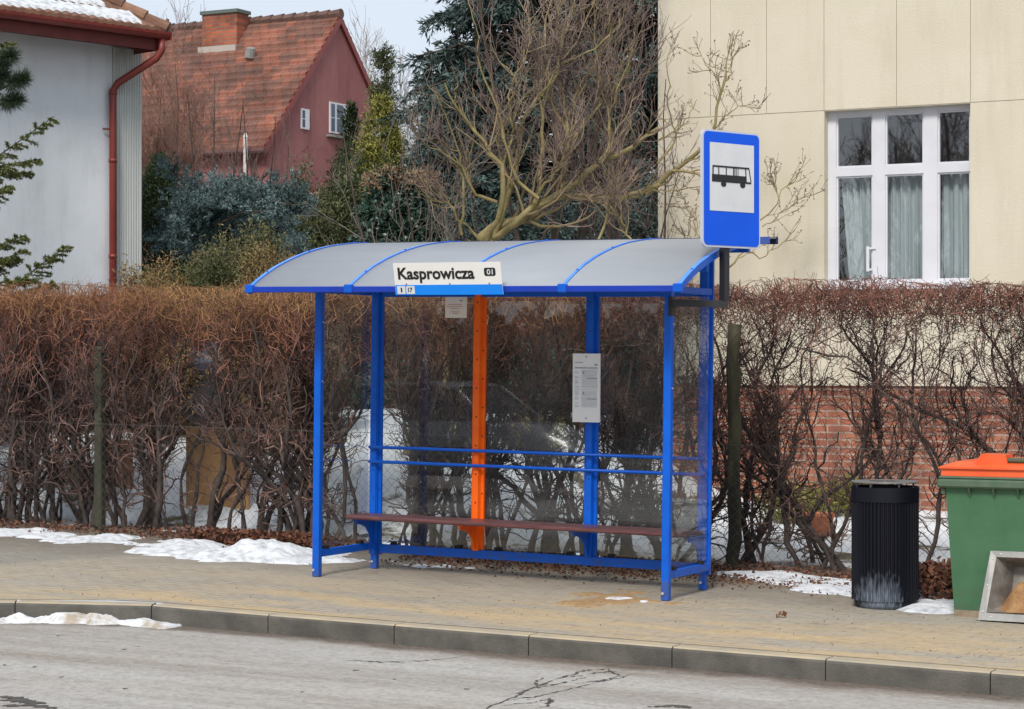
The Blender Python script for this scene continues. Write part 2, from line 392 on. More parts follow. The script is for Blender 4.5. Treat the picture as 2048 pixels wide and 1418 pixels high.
        a = mix(rng_(noise(.5, 6), .42, .6), (.10,.10,.05), (.25,.24,.2)); L.new(a, b.inputs['Base Color']); bumpsrc = noise(20, 5); bs = .5; b.inputs['Roughness'].default_value = .9
    bp = N.new('ShaderNodeBump'); bp.inputs['Strength'].default_value = bs; bp.inputs['Distance'].default_value = .012
    L.new(bumpsrc, bp.inputs['Height']); L.new(bp.outputs[0], b.inputs['Normal'])
    return m

KERB = [(60, -2.27), (20, -2.27), (12, -2.27), (6, -2.27), (.75, -2.265), (.35, -2.25), (.0, -2.24), (-.35, -2.33), (-.93, -2.66), (-1.8, -3.25), (-6, -6.4), (-12, -11)]
def kerb_y(x):
    k = KERB[::-1]; return np.interp(x, [p[0] for p in k], [p[1] for p in k])
def sheet(name, xs, yfun0, yfun1, ny, zf, m, attr=None):
    xs = np.asarray(xs); V = []; 
    tt = np.linspace(0, 1, ny)
    Y0 = yfun0(xs); Y1 = yfun1(xs)
    X = np.repeat(xs[:, None], ny, 1); Y = Y0[:, None]*(1-tt)[None]+Y1[:, None]*tt[None]
    Z = zf(X, Y); V = np.stack([X, Y, Z], -1).reshape(-1, 3)
    idx = np.arange(len(xs)*ny).reshape(len(xs), ny)
    F = np.stack([idx[:-1, :-1], idx[1:, :-1], idx[1:, 1:], idx[:-1, 1:]], -1).reshape(-1, 4)
    o = npmesh(name, V, F, m, smooth=True)
    if attr:
        at_ = o.data.attributes.new(attr[0], 'FLOAT', 'POINT'); at_.data.foreach_set('value', attr[1](X, Y).ravel().astype(np.float32))
    return o
def lin(a): return lambda x: np.full_like(np.asarray(x, float), a)
def smooth(t): t = np.clip(t, 0, 1); return t*t*(3-2*t)
def tz(x, y):
    "garden terrain"
    rise = .88*smooth((y-3.3)/2.3)*smooth((.6-x)/2.2) + .16*smooth((y-4)/4)
    return gz(x)+rise+.02*np.sin(3.1*x+1.7*y)+.015*np.sin(7*x-4*y)

xs = np.concatenate([np.linspace(-12, -2, 30), np.linspace(-1.9, 1, 40), np.linspace(1.2, 12, 30), [20, 40, 60]])
M['paving'] = shader_ground('block_paving', 'paving'); M['road'] = shader_ground('worn_asphalt', 'road')
M['garden'] = shader_ground('garden_snow_and_soil', 'garden'); M['verge'] = shader_ground('verge_ground', 'verge')
pv = sheet('pavement', xs, lambda x: kerb_y(x)+.145, lin(2.75), 12, lambda X, Y: gz(X), M['paving']); tag(pv, kind='structure')
rd = sheet('road', xs, lambda x: np.maximum(kerb_y(x)-9.5, -14.5), lambda x: kerb_y(x)+.03, 60, lambda X, Y: gz(X)-.13, M['road'],
           ('kerbdist', lambda X, Y: (kerb_y(X)-Y)*np.where(X < .2, .85, 1))); tag(rd, kind='structure')
gd = sheet('garden_ground', np.concatenate([[-40, -25], np.linspace(-15, 6, 90), [10, 25, 60]]), lin(2.75), lin(14), 60, tz, M['garden']); tag(gd, kind='structure')
g2 = sheet('far_ground', [-400, -60, -40, -20, 0, 20, 60, 400], lin(14), lin(600), 14, lambda X, Y: tz(X, np.full_like(Y, 14.)), M['verge']); tag(g2, kind='structure')
g3 = sheet('near_ground', [-400, -60, -20, 0, 20, 60, 400], lin(-600), lin(-13.9), 8, lambda X, Y: gz(X)-.14, M['verge']); tag(g3, kind='structure')
sd1 = MB(); sd1.quad((-400,-13.9,.2),(-12,-13.9,.02),(-12,14,.05),(-400,14,.4)); tag(sd1.build('side_ground', M['verge']), kind='structure')

# kerb stones
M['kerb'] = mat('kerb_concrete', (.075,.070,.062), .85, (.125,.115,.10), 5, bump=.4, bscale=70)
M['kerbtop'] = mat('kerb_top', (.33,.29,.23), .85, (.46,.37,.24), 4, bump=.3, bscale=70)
def along(poly, step):
    pts = [Vector((*p, 0)) for p in poly]; L_ = [0]
    for a, b_ in zip(pts, pts[1:]): L_.append(L_[-1]+(b_-a).length)
    res = []; d = 0.0
    while d <= L_[-1]:
        i = max(j for j in range(len(L_)-1) if L_[j] <= d+1e-9) if d < L_[-1] else len(L_)-2
        f = (d-L_[i])/(L_[i+1]-L_[i]); res.append(pts[i].lerp(pts[i+1], f)); d += step
    return res
kp = along(KERB[2:][::1], .995)
kb = MB()
shift = .34
for a, b_ in zip(kp, kp[1:]):
    d = (b_-a).normalized(); n = Vector((d.y, -d.x, 0)); 
    if n.y < 0: n = -n
    a2 = a + d*.004; b2 = b_ - d*.004
    def q(p, o_, z): p2 = p+n*o_; return (p2.x, p2.y, float(gz(p.x))+z)
    pr = [(0, -.16), (0, -.022), (.006, -.008), (.02, 0.0), (.148, .0), (.148, -.16)]
    vs = [q(a2, o_, z) for o_, z in pr]+[q(b2, o_, z) for o_, z in pr]
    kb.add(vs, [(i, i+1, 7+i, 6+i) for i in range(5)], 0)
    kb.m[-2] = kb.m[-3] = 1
    kb.add(vs, [(0,1,2,3,4,5), (11,10,9,8,7,6)], 0)
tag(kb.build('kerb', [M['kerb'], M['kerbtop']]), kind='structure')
# cracks in the asphalt: dark ribbons a hair above the road
def road_pt(u, v):
    d = ray(u, v); t = (-.13-SLOPE*_C[0]-_C[2])/(d[2]+SLOPE*d[0]); return _C+t*d
def pave_pt(u, v):
    d = ray(u, v); t = (-SLOPE*_C[0]-_C[2])/(d[2]+SLOPE*d[0]); return _C+t*d
cr = MB(); R5 = random.Random(5)
def crack(px, w0, fn=road_pt, lift=.003, seg=10):
    P = [fn(*p) for p in px]; pts = []
    for a, b_ in zip(P, P[1:]):
        for k in range(seg): pts.append(a+(b_-a)*k/seg+np.array([R5.gauss(0, .010), R5.gauss(0, .012), 0]))
    pts.append(P[-1]); n = len(pts); vs = []
    for i, p in enumerate(pts):
        ww = (1.7 if fn is road_pt else 1)*w0*(.25+.75*R5.random())*math.sin(PI*(i+.6)/(n+.2))**.5
        vs += [(p[0], p[1]-ww, p[2]+lift), (p[0], p[1]+ww, p[2]+lift)]
    cr.add(vs, [(2*i, 2*i+2, 2*i+3, 2*i+1) for i in range(n-1)])
crack([(940,1430), (1010,1402), (1060,1378), (1120,1356), (1168,1342)], .032)
crack([(1168,1342), (1215,1338), (1240,1352), (1200,1362), (1150,1368)], .012)
crack([(1010,1402), (1080,1392), (1150,1376), (1220,1360), (1290,1345)], .014)
crack([(1000,1412), (1070,1405), (1100,1398), (1095,1412), (1060,1425)], .013)
crack([(1120,1356), (1160,1352), (1190,1346), (1235,1343)], .010)
crack([(690,1320), (760,1325), (860,1322), (950,1310)], .010)
crack([(1060,1378), (1100,1372), (1140,1362), (1185,1352)], .012)
crack([(1075,1372), (1072,1362), (1090,1356)], .010)
crack([(1300,1414), (1350,1412), (1380,1416)], .03)
crack([(0,1400), (40,1402), (90,1408)], .045); crack([(0,1412), (60,1410), (110,1418)], .04); crack([(-10,1394), (30,1396), (60,1404)], .03)
for k in range(26):
    u, v = R5.uniform(0, 2048), R5.uniform(1270, 1410)
    crack([(u, v), (u+R5.uniform(3, 9), v+R5.uniform(-1, 1))], .012, seg=3)
tag(cr.build('road_cracks', mat('crack_tar', (.045,.040,.036), .9, (.10,.09,.08), 18)), kind='structure')
# paving joints: line of the driveway edge, kerb gutter line of slabs
cr = MB()
crack([(-30,1155), (80,1140), (180,1125), (272,1110)], .012, pave_pt, seg=6)
crack([(-30,1150), (80,1134), (180,1118), (262,1106)], .006, pave_pt, seg=6)
tag(cr.build('paving_joint', mat('joint_dirt', (.09,.07,.05), .9)), kind='structure')
cr = MB(); pts = [(x, float(kerb_y(x))+.152) for x in np.arange(-2, 8, .25)]
cr.add([p for x, y in pts for p in ((x, y-.004, float(gz(x))+.003), (x, y+.006+.003*R5.random(), float(gz(x))+.003))], [(2*i, 2*i+2, 2*i+3, 2*i+1) for i in range(len(pts)-1)])
tag(cr.build('kerb_joint', mat('joint_dirt_dark', (.10,.075,.05), .9)), kind='structure')

# ---- snow: thresholded height fields
def fbm(X, Y, seed, octs=5, s=1.0):
    r = np.random.default_rng(seed); Z = np.zeros_like(X); a = 1.0
    for o_ in range(octs):
        for _ in range(3):
            th = r.uniform(0, 2*PI); ph = r.uniform(0, 2*PI); k = s*2**o_*r.uniform(.8, 1.3)
            Z += a*np.sin(k*(X*math.cos(th)+Y*math.sin(th))+ph)/3
        a *= .58
    return Z
def drift(name, label, x0, x1, y0, y1, hfun, res, m, zf=None, kind='stuff', cat='snow'):
    nx, ny = int((x1-x0)/res), int((y1-y0)/res)
    X, Y = np.meshgrid(np.linspace(x0, x1, nx), np.linspace(y0, y1, ny), indexing='ij')
    H = hfun(X, Y); base = (gz(X) if zf is None else zf(X, Y))
    Z = base+np.minimum(H, .02*0+H)-.0
    idx = np.arange(nx*ny).reshape(nx, ny)
    keep = (H[:-1, :-1] > 0) | (H[1:, :-1] > 0) | (H[1:, 1:] > 0) | (H[:-1, 1:] > 0)
    F = np.stack([idx[:-1, :-1], idx[1:, :-1], idx[1:, 1:], idx[:-1, 1:]], -1)[keep]
    Z = np.where(H > 0, Z+.004, base-.006)
    V = np.stack([X, Y, Z], -1).reshape(-1, 3)
    us, inv = np.unique(F, return_inverse=True); F = inv.reshape(F.shape)
    o = npmesh(name, V[us], F, m, smooth=True); tag(o, label, cat, kind=kind); return o
def band(xs_, lo, hi, X, Y):
    "signed softness: >0 inside the band lo(x)..hi(x)"
    a = np.interp(X, xs_, lo); b_ = np.interp(X, xs_, hi); return np.minimum(Y-a, b_-Y)
# strip along the left hedge and the pile beside the shelter
def h1(X, Y):
    d = band([-9, -4.4, -3, -2.4, -1.9, -1.2, -.6, -.05], [.9, 1.22, 1.22, .75, .55, .52, .78, 1.2], [2.0, 2.1, 2.05, 1.95, 1.75, 1.75, 1.6, 1.5], X, Y)
    n = fbm(X, Y, 3, 6, 4.6)
    hump = .13*np.exp(-((X+1.28)/.42)**2-((Y-1.02)/.30)**2)
    return np.clip(d, -.3, .22)*.12 + .042*n - .016 + np.where(d > -.02, hump*(1+.35*fbm(X, Y, 8, 4, 9)), 0)
drift('snow_strip', 'uneven strip of old snow between the paving and the left hedge', -9, .1, .3, 2.4, h1, .02, M['snow'])
# crumbly snow lying against the kerb at the left
def h2(X, Y):
    ky = kerb_y(X); d = np.minimum(Y-(ky-.20-.10*np.clip((X+.9)/1.0, -1, 1)*0), (ky-.005)-Y)
    lim = np.clip((.32-X)/.25, -1, 1)
    return np.minimum(np.clip(d, -.1, .08)*.55+.034*fbm(X, Y, 12, 6, 11)-.002, .06)*1.0*np.clip((.42-X)/.55, .25, 1)+np.where(lim < 0, -1, 0)+.004*lim
drift('kerb_snow', 'thin crumbly ridge of snow in the gutter against the kerb', -4, .45, -5, -2.2, h2, .012, M['dirtysnow'], lambda X, Y: gz(X)-.13)
def h3(X, Y):
    d = band([2.75, 3.2, 3.7, 4.3, 4.6], [1.9, 1.55, 1.15, .95, 1.2], [2.05, 2.2, 2.15, 2.0, 1.7], X, Y); return np.clip(d, -.2, .12)*.22+.02*fbm(X, Y, 21, 5, 5)
drift('snow_remnant', 'flat remnant of snow at the hedge foot between shelter and black litter bin', 2.6, 4.8, .8, 2.5, h3, .022, M['snow'])
def h4(X, Y):
    d = .36-np.sqrt(((X-4.80)/1.0)**2+((Y-.72)/1.15)**2); return np.clip(d, -.2, .15)*.22+.015*fbm(X, Y, 33, 5, 7)
drift('snow_patch', 'small white snow patch between black litter bin and green container', 4.3, 5.4, .0, 1.4, h4, .018, M['snow'])
def h5(X, Y):
    d = .07-np.sqrt(((X-2.72)/2.0)**2+((Y+.13)/1.2)**2); return np.clip(d, -.1, .05)*.3+.01*fbm(X, Y, 44, 4, 16)
drift('snow_crumb', 'tiny lump of dirty snow on the sandy paving before the shelter', 2.4, 3.0, -.4, .2, h5, .012, M['dirtysnow'])
def h6(X, Y):
    d = band([-.1, .3, .6], [1.1, 1.1, 1.2], [1.5, 1.45, 1.35], X, Y); return np.clip(d, -.1, .1)*.16+.018*fbm(X, Y, 51, 5, 10)-.012
drift('snow_scrap', 'scrap of snow behind the left end panel of the shelter', -.15, .75, .8, 1.7, h6, .02, M['snow'])
# sand patch under the litter at the shelter
def h7(X, Y):
    d = .30-np.sqrt(((X-2.68)/1.15)**2+((Y+.12)/1.35)**2); return np.clip(d, -.2, .2)*.04+.012*fbm(X, Y, 61, 6, 9)-.003
drift('sand_patch', 'thin patch of ginger sand and litter on the paving near the right front post', 2.1, 3.3, -.7, .4, h7, .02,
      mat('ginger_sand', (.30,.17,.07), .9, (.42,.28,.14), 30, bump=.5, bscale=90), cat='sand')
# fallen leaves
def scatter_leaves(name, label, xyfun, n, size, mats, zf=None, lift=.02):
    X, Y = xyfun(n); Z = (gz(X) if zf is None else zf(X, Y))+rng.uniform(.003, lift, n)
    d = rng.normal(0, 1, (n, 3)); d[:, 2] *= .45
    V, F = leaves(np.stack([X, Y, Z], -1), d, size, size*.42, .1)
    V[:, 2] = np.maximum(V[:, 2], gz(V[:, 0])+.002)
    o = npmesh(name, V, F, mats); tag(o, label, 'fallen leaves', kind='stuff'); return o
scatter_leaves('fallen_leaves', 'brown leaf litter along the foot of the whole hedge', lambda n: (rng.uniform(-9, 7.5, n), 2.25+np.abs(rng.normal(0, .22, n))*rng.choice([-.75, 1], n)), 6000, .034, M['dryleaf'], lift=.06)
scatter_leaves('leaf_heap', 'rusty heap of wet leaves behind the snow pile', lambda n: (rng.normal(-1.95, .42, n), rng.normal(1.98, .10, n)), 3200, .042, M['dryleaf'], lift=.13)
scatter_leaves('leaf_pile', 'brown leaf pile between litter bin and green container', lambda n: (rng.normal(4.72, .20, n), rng.normal(1.55, .25, n)), 4200, .048, M['dryleaf'], lift=.22)
scatter_leaves('leaf_scatter', 'leaves and twigs blown under the shelter back panel', lambda n: (rng.uniform(-.2, 4.2, n), rng.normal(1.90, .36, n)), 5200, .030, M['dryleaf'], lift=.02)
scatter_leaves('loose_grit', 'scattered specks of grit and leaf crumbs on the pavement', lambda n: (rng.uniform(-3.5, 7, n), rng.uniform(-2.1, 1.6, n)), 420, .013, M['dryleaf'], lift=.008)
scatter_leaves('dead_leaf', 'single curled dead leaf lying on the sandy paving', lambda n: (rng.normal(float(pave_pt(1560,1235)[0]), .012, n), rng.normal(float(pave_pt(1560,1235)[1]), .012, n)), 7, .05, M['dryleaf'], lift=.03)

# ================================================================== CREAM BUILDING
M['cream'] = mat('cream_render', (.58,.525,.40), .88, (.66,.60,.49), 1.3, lo=.3, hi=.7, bump=.35, bscale=45)
weather(M['cream'], (.46,.37,.26), .30); M['creamdark'] = mat('render_joint', (.36,.31,.22), .9)
def brick_mat(name, c1, c2, mort, bw, rh, ms, scale_noise=3, plane='xz', bump=.5):
    m = bpy.data.materials.new(name); t, N, L, b = nodes(m)
    tc = N.new('ShaderNodeTexCoord'); sx = N.new('ShaderNodeSeparateXYZ'); cx = N.new('ShaderNodeCombineXYZ'); L.new(tc.outputs['Object'], sx.inputs[0])
    a, c = {'xz': (0, 2), 'yz': (1, 2), 'xy': (0, 1)}[plane]; L.new(sx.outputs[a], cx.inputs[0]); L.new(sx.outputs[c], cx.inputs[1])
    br = N.new('ShaderNodeTexBrick'); br.inputs['Scale'].default_value = 1; br.inputs['Brick Width'].default_value = bw; br.inputs['Row Height'].default_value = rh
    br.inputs['Mortar Size'].default_value = ms; br.inputs['Color1'].default_value = (*c1, 1); br.inputs['Color2'].default_value = (*c2, 1); br.inputs['Mortar'].default_value = (*mort, 1)
    br.inputs['Bias'].default_value = .1
    L.new(cx.outputs[0], br.inputs['Vector'])
    n = N.new('ShaderNodeTexNoise'); n.inputs['Scale'].default_value = scale_noise; n.inputs['Detail'].default_value = 6; L.new(tc.outputs['Object'], n.inputs['Vector'])
    mr = N.new('ShaderNodeMapRange'); mr.inputs[1].default_value = .35; mr.inputs[2].default_value = .65; mr.inputs[3].default_value = .62; mr.inputs[4].default_value = 1.25; L.new(n.outputs[0], mr.inputs[0])
    hs = N.new('ShaderNodeHueSaturation'); L.new(mr.outputs[0], hs.inputs['Value']); L.new(br.outputs[0], hs.inputs['Color']); L.new(hs.outputs[0], b.inputs['Base Color'])
    bp = N.new('ShaderNodeBump'); bp.inputs['Strength'].default_value = bump; bp.inputs['Distance'].default_value = .01; bp.invert = True
    L.new(br.outputs[1], bp.inputs['Height']); L.new(bp.outputs[0], b.inputs['Normal']); b.inputs['Roughness'].default_value = .85
    return m
M['redbrick'] = brick_mat('red_brick', (.24,.075,.045), (.36,.135,.08), (.34,.26,.21), .26, .078, .009, 5)
WY = 8.0
cb = thing('cream_building', 'cream rendered building with red brick plinth at the right', 'building', (4, 13, 0))
b_ = MB()
X0, X1, ZP, ZT = -.564, 11.0, 1.457, 9.0
OX0, OX1, OZ0, OZ1 = 1.402, 3.021, 2.515, 4.43
gr = .006
b_.box(X0, X0+.2, WY+.2, 17, ZP, ZT)                       # west wall
def front(x0, x1, z0, z1): b_.box(x0, x1, WY+.012, WY+.2, z0, z1)
front(X0, OX0, ZP, ZT); front(OX1, X1, ZP, ZT); front(OX0, OX1, ZP, OZ0); front(OX0, OX1, OZ1, ZT)
under(b_.build('core_wall', M['creamdark']), cb)
b_ = MB()
gx = [X0, .074, .737, OX0, 2.216, OX1, 3.75, 4.45, 5.2, 5.95, 6.8, X1]
for a, c in zip(gx, gx[1:]): b_.box(a+gr/2*(a > X0), c-gr/2, WY, WY+.013, OZ1+gr, ZT)
b_.box(X0, OX0, WY, WY+.013, ZP-.012, OZ1); b_.box(OX1, X1, WY, WY+.013, ZP-.012, OZ1); b_.box(OX0, OX1, WY, WY+.013, ZP-.012, OZ0)
# reveals lining the opening
b_.box(OX0-.001, OX0+.003, WY+.002, WY+.21, OZ0, OZ1); b_.box(OX1-.003, OX1+.001, WY+.002, WY+.21, OZ0, OZ1); b_.box(OX0, OX1, WY+.002, WY+.21, OZ1-.003, OZ1+.001)
under(b_.build('wall', M['cream']), cb)
b_ = MB(); b_.box(X0+.03, X1, WY+.03, WY+.2, -1, ZP-.001); b_.box(X0+.03, X0+.2, WY+.2, 17, -1, ZP-.001); under(b_.build('brick_plinth', M['redbrick']), cb)
b_ = MB(); b_.box(X0-.4, X1+.4, WY-.45, 17.4, ZT, ZT+.25); under(b_.build('roof', mat('roof_eave', (.12,.09,.08), .8)), cb)
# dark room behind the window
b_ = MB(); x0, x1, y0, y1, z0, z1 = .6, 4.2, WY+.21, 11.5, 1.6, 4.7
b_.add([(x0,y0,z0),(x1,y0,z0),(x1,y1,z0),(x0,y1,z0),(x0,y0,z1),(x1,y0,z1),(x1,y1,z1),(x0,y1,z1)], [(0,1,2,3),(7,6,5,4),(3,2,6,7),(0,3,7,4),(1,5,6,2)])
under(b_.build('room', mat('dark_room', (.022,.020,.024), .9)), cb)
# window
M['pvc'] = mat('white_pvc', (.62,.62,.66), .4, (.68,.68,.72), 3)
fy0, fy1 = WY+.12, WY+.19
b_ = MB()
xs_ = [1.428, 1.497, 1.910, 2.050, 2.476, 2.629, 2.985, 3.018]
zs_ = [OZ0+.002, 2.575, 3.72, 3.815, 4.375, OZ1-.004]
b_.box(OX0+.004, xs_[1], fy0, fy1, zs_[0], zs_[5]); b_.box(xs_[2], xs_[3], fy0, fy1, zs_[0], zs_[5]); b_.box(xs_[4], xs_[5], fy0, fy1, zs_[0], zs_[5]); b_.box(xs_[6], xs_[7], fy0, fy1, zs_[0], zs_[5])
win = under(b_.build('window', M['pvc']), cb)
for i, (a, c) in enumerate(((1, 2), (3, 4), (5, 6))):
    b_ = MB(); xa, xc = xs_[a], xs_[c]
    b_.box(xa, xc, fy0+.004, fy1, zs_[0], zs_[1]); b_.box(xa, xc, fy0+.004, fy1, zs_[2], zs_[3]); b_.box(xa, xc, fy0+.004, fy1, zs_[4], zs_[5])
    for (za, zc) in ((zs_[1], zs_[2]), (zs_[3], zs_[4])):     # inner beads
        b_.box(xa, xa+.018, fy0+.02, fy1-.01, za, zc); b_.box(xc-.018, xc, fy0+.02, fy1-.01, za, zc); b_.box(xa+.018, xc-.018, fy0+.02, fy1-.01, za, za+.018); b_.box(xa+.018, xc-.018, fy0+.02, fy1-.01, zc-.018, zc)
    under(b_.build('sash', M['pvc']), win)
    b_ = MB(); b_.quad((xa, fy0+.04, zs_[1]), (xc, fy0+.04, zs_[1]), (xc, fy0+.04, zs_[2]), (xa, fy0+.04, zs_[2])); b_.quad((xa, fy0+.04, zs_[3]), (xc, fy0+.04, zs_[3]), (xc, fy0+.04, zs_[4]), (xa, fy0+.04, zs_[4]))
    under(b_.build('pane', M['winglass']), win)
b_ = MB(); b_.box(xs_[2]-.035, xs_[3]-.10, fy0-.018, fy0, 2.92, 2.94); b_.box(xs_[2]-.06, xs_[2]-.03, fy0-.03, fy0-.012, 2.68, 2.95); b_.box(xs_[2]-.06, xs_[2]+.0, fy0-.018, fy0, 2.69, 2.71)
under(b_.build('handle', M['pvc']), win)
b_ = MB(); b_.box(OX0-.02, OX1+.02, WY-.05, fy0, OZ0-.035, OZ0+.004); under(b_.build('sill', M['pvc']), win)
M['curtain'] = mat('blue_grey_curtain', (.40,.47,.49), .85, (.52,.58,.60), 2, stretch=(3, 1, .2))
for (xa, xc, ph) in ((1.50, 1.93, 0), (2.03, 2.52, 1.3), (2.62, 3.2, 2.2)):
    V = []; n = 70
    for i in range(n):
        f = i/(n-1)
        for z, sq in ((2.52, .0), (2.9, .0), (3.3, .04), (3.77, .0)):
            x = xa+(xc-xa)*f + (.10*(1-(z-2.5)/1.2)*(1-f) if ph == 0 else 0)
            V.append((x, WY+.285+.028*math.sin(f*32+ph+.6*math.sin(f*7+z))+.012*math.sin(f*71+z*2), z))
    b_ = MB(); b_.add(V, [(i*4+k, (i+1)*4+k, (i+1)*4+k+1, i*4+k+1) for i in range(n-1) for k in range(3)])
    under(b_.build('curtain', M['curtain'], smooth=True), win)

# ================================================================== WHITE HOUSE WITH RED GUTTER
ang = math.atan2(.275, .961)
HM = Matrix.Translation((-7.697, 7.887, 0)) @ Matrix(((.275, -.961, 0, 0), (.961, .275, 0, 0), (0, 0, 1, 0), (0, 0, 0, 1)))
wh = thing('white_house', 'pale rendered house with red gutter and snow covered tile roof', 'house', (-9.5, 9, .5))
def hbuild(mb, name, m, parent=None, smooth=False):
    mb.v = [tuple(HM @ Vector(p)) for p in mb.v]; return under(mb.build(name, m, None, smooth), parent or wh)
M['pale'] = mat('pale_render', (.76,.80,.84), .9, (.70,.74,.78), .9, bump=.25, bscale=50)
weather(M['pale'], (.45,.47,.48), .35); M['redtrim'] = mat('red_trim', (.185,.028,.022), .45, (.24,.042,.034), 3)
M['redtrimdark'] = mat('oxblood_board', (.12,.022,.020), .6, (.16,.034,.03), 3)
b_ = MB(); b_.box(-12, -.44, 0, .3, -1, 5.68); b_.box(-.44, 0, .012, .3, -1, 5.68); b_.box(-.3, 0, .3, 8, -1, 5.68); hbuild(b_, 'wall', M['pale'])
# ribbed cladding strip on the corner
M['clad'] = mat('ribbed_cladding', (.56,.58,.56), .6, (.50,.52,.50), 2, stretch=(6, 6, .4))
b_ = MB(); n = 11
for i in range(n):
    x0 = -.432+i*.432/n; x1 = x0+.432/n
    b_.add([(x0, -.012, -1), (x0+.012, -.030, -1), (x1-.008, -.030, -1), (x1, -.012, -1), (x0, -.012, 5.66), (x0+.012, -.030, 5.66), (x1-.008, -.030, 5.66), (x1, -.012, 5.66)], [(0,1,5,4), (1,2,6,5), (2,3,7,6)])
b_.box(-.435, .012, -.0115, .011, -1, 5.661); hbuild(b_, 'corner_cladding', M['clad'])
OV, ES = .58, -.03
b_ = MB(); b_.box(-12, ES-.10, -OV+.06, -.031, 5.675, 5.70); b_.box(-12, ES-.10, -OV+.04, -OV+.06, 5.60, 5.83); b_.box(ES-.10, ES-.08, -OV+.04, 8, 5.60, 5.83); b_.box(.013, ES-.1, -.031, 8, 5.675, 5.70)
hbuild(b_, 'soffit', M['redtrimdark'])
b_ = MB()   # half-round gutter
gp = [(math.cos(a), math.sin(a)) for a in np.linspace(PI, 2*PI, 9)]
def gut(p0, p1, perp):
    p0, p1, perp = map(Vector, (p0, p1, perp)); vs = []
    for P in (p0, p1): vs += [tuple(P+perp*(c*.075)+Vector((0, 0, s*.085))) for c, s in gp]+[tuple(P+perp*(c*.068)+Vector((0, 0, s*.078))) for c, s in gp[::-1]]
    k = 18; b_.add(vs, [(i, (i+1) % k, k+(i+1) % k, k+i) for i in range(k)]+[tuple(range(k-1, -1, -1)), tuple(range(k, 2*k))])
gut((-12, -OV-.04, 5.80), (ES, -OV-.04, 5.82), (0, 1, 0)); b_.box(ES-.01, ES, -OV-.11, -OV+.03, 5.73, 5.82)
hbuild(b_, 'gutter', M['redtrim'])
b_ = MB(); px_ = -.49
b_.tube([(ES-.10, -OV-.03, 5.74), (ES-.10, -OV-.03, 5.60), (ES-.14, -OV+.02, 5.50), (px_+.05, -.12, 5.20), (px_, -.085, 5.10), (px_, -.085, 4.9), (px_, -.085, 0)], .047, 12)
for z in (5.05, 4.2, 3.0, 1.8): b_.tube([(px_, -.085, z), (px_, -.085, z+.05)], .055, 12)
b_.tube([(px_-.12, -.04, 4.62), (px_, -.085, 4.62)], .012, 6)
hbuild(b_, 'downpipe', M['redtrim'], smooth=True)
# tiled hip roof, rows stepped and corrugated, snow lying in every row
M['tile'] = mat('brown_roof_tile', (.16,.07,.045), .75, (.24,.13,.08), 5, island=.2)
tp = math.tan(math.radians(36)); row = .27; per = .13
b_ = MB(); sn = MB()
for i in range(16):
    k0, k1 = i*row, (i+1)*row+.02
    s1 = ES+.02-k0; s1b = ES+.02-k1; s0 = -12
    ns = int((s1-s0)/.0325)
    vs = []; vsn = []
    for j in range(ns+1):
        s_ = s0+(s1-s0)*j/ns; wv = .022*abs(math.sin(PI*s_/per)); st = min(s_, s1b)
        vs += [(s_, -OV+k0, 5.83+k0*tp+.045+wv-.05), (s_, -OV+k0, 5.83+k0*tp+.045+wv), (st, -OV+k1, 5.83+k1*tp+.005+wv)]
        edge = .008+.045*abs(math.sin(PI*s_/per))**.5+.02*math.sin(s_*3.3+i*2)
        vsn += [(s_, -OV+k0+edge, 5.83+(k0+edge)*tp+.048+wv*.6), (s_, -OV+k0+edge+.02, 5.83+(k0+edge+.02)*tp+.085), (st, -OV+k1-.01, 5.83+(k1-.01)*tp+.06)]
    b_.add(vs, [(j*3+q_, j*3+3+q_, j*3+4+q_, j*3+1+q_) for j in range(ns) for q_ in (0, 1)])
    lim = ns-int((.14+.10*math.sin(i*2.3))/.0325) - int(row/.0325)
    sn.add(vsn, [(j*3+q_, j*3+3+q_, j*3+4+q_, j*3+1+q_) for j in range(lim) for q_ in (0, 1)])
roof = hbuild(b_, 'roof', M['tile'])
s_o = hbuild(sn, 'roof_snow', M['snow'])
b_ = MB()   # the far hip face and the hip ridge tiles
zz = 5.83; K = 16*row
b_.add([(ES+.02, -OV, zz), (ES+.02, 8, zz), (ES+.02-K, 8, zz+K*tp), (ES+.02-K, -OV+K, zz+K*tp)], [(0,1,2,3)])
for i in range(22):
    k0, k1 = i*.2, i*.2+.23; a = (ES+.02-k0, -OV+k0, zz+k0*tp+.045); c = (ES+.02-k1, -OV+k1, zz+k1*tp+.03)
    b_.tube([a, c], [.095, .075], 10)
b_.tube([(ES-.02, -OV, zz+.05), (ES+.0, -OV-.02, zz+.17)], [.05, .02], 8)
hbuild(b_, 'hip_tiles', M['tile'], roof)

# ================================================================== RED HOUSE
rh = thing('red_house', 'dark red house with steep orange tile roof and brick chimney', 'house', (-21, 27.7, 0))
GX = -17.165; YR, ZR, YE, ZE = 27.765, 9.546, 24.788, 6.365; YB = 2*YR-YE
M['redwall'] = mat('red_render', (.27,.096,.098), .9, (.34,.135,.13), .8, bump=.3, bscale=20, stretch=(1, 1, .5))
weather(M['redwall'], (.13,.045,.045), .5)
b_ = MB()
b_.add([(GX, YE+.1, 0), (GX, YB-.1, 0), (GX, YB-.1, ZE), (GX, YR, ZR-.08), (GX, YE+.1, ZE), (-27, YE+.1, 0), (-27, YB-.1, 0), (-27, YB-.1, ZE), (-27, YR, ZR-.08), (-27, YE+.1, ZE)],
       [(0,1,2,3,4), (9,8,7,6,5), (0,4,9,5), (1,6,7,2)])
under(b_.build('wall', M['redwall']), rh)
M['orangetile'] = brick_mat('orange_roof_tile', (.31,.108,.064), (.16,.078,.058), (.055,.034,.028), .24, .163, .006, 1.3, 'xy', .8)
t_, N_, L_, bb_ = nodes(M['orangetile'])
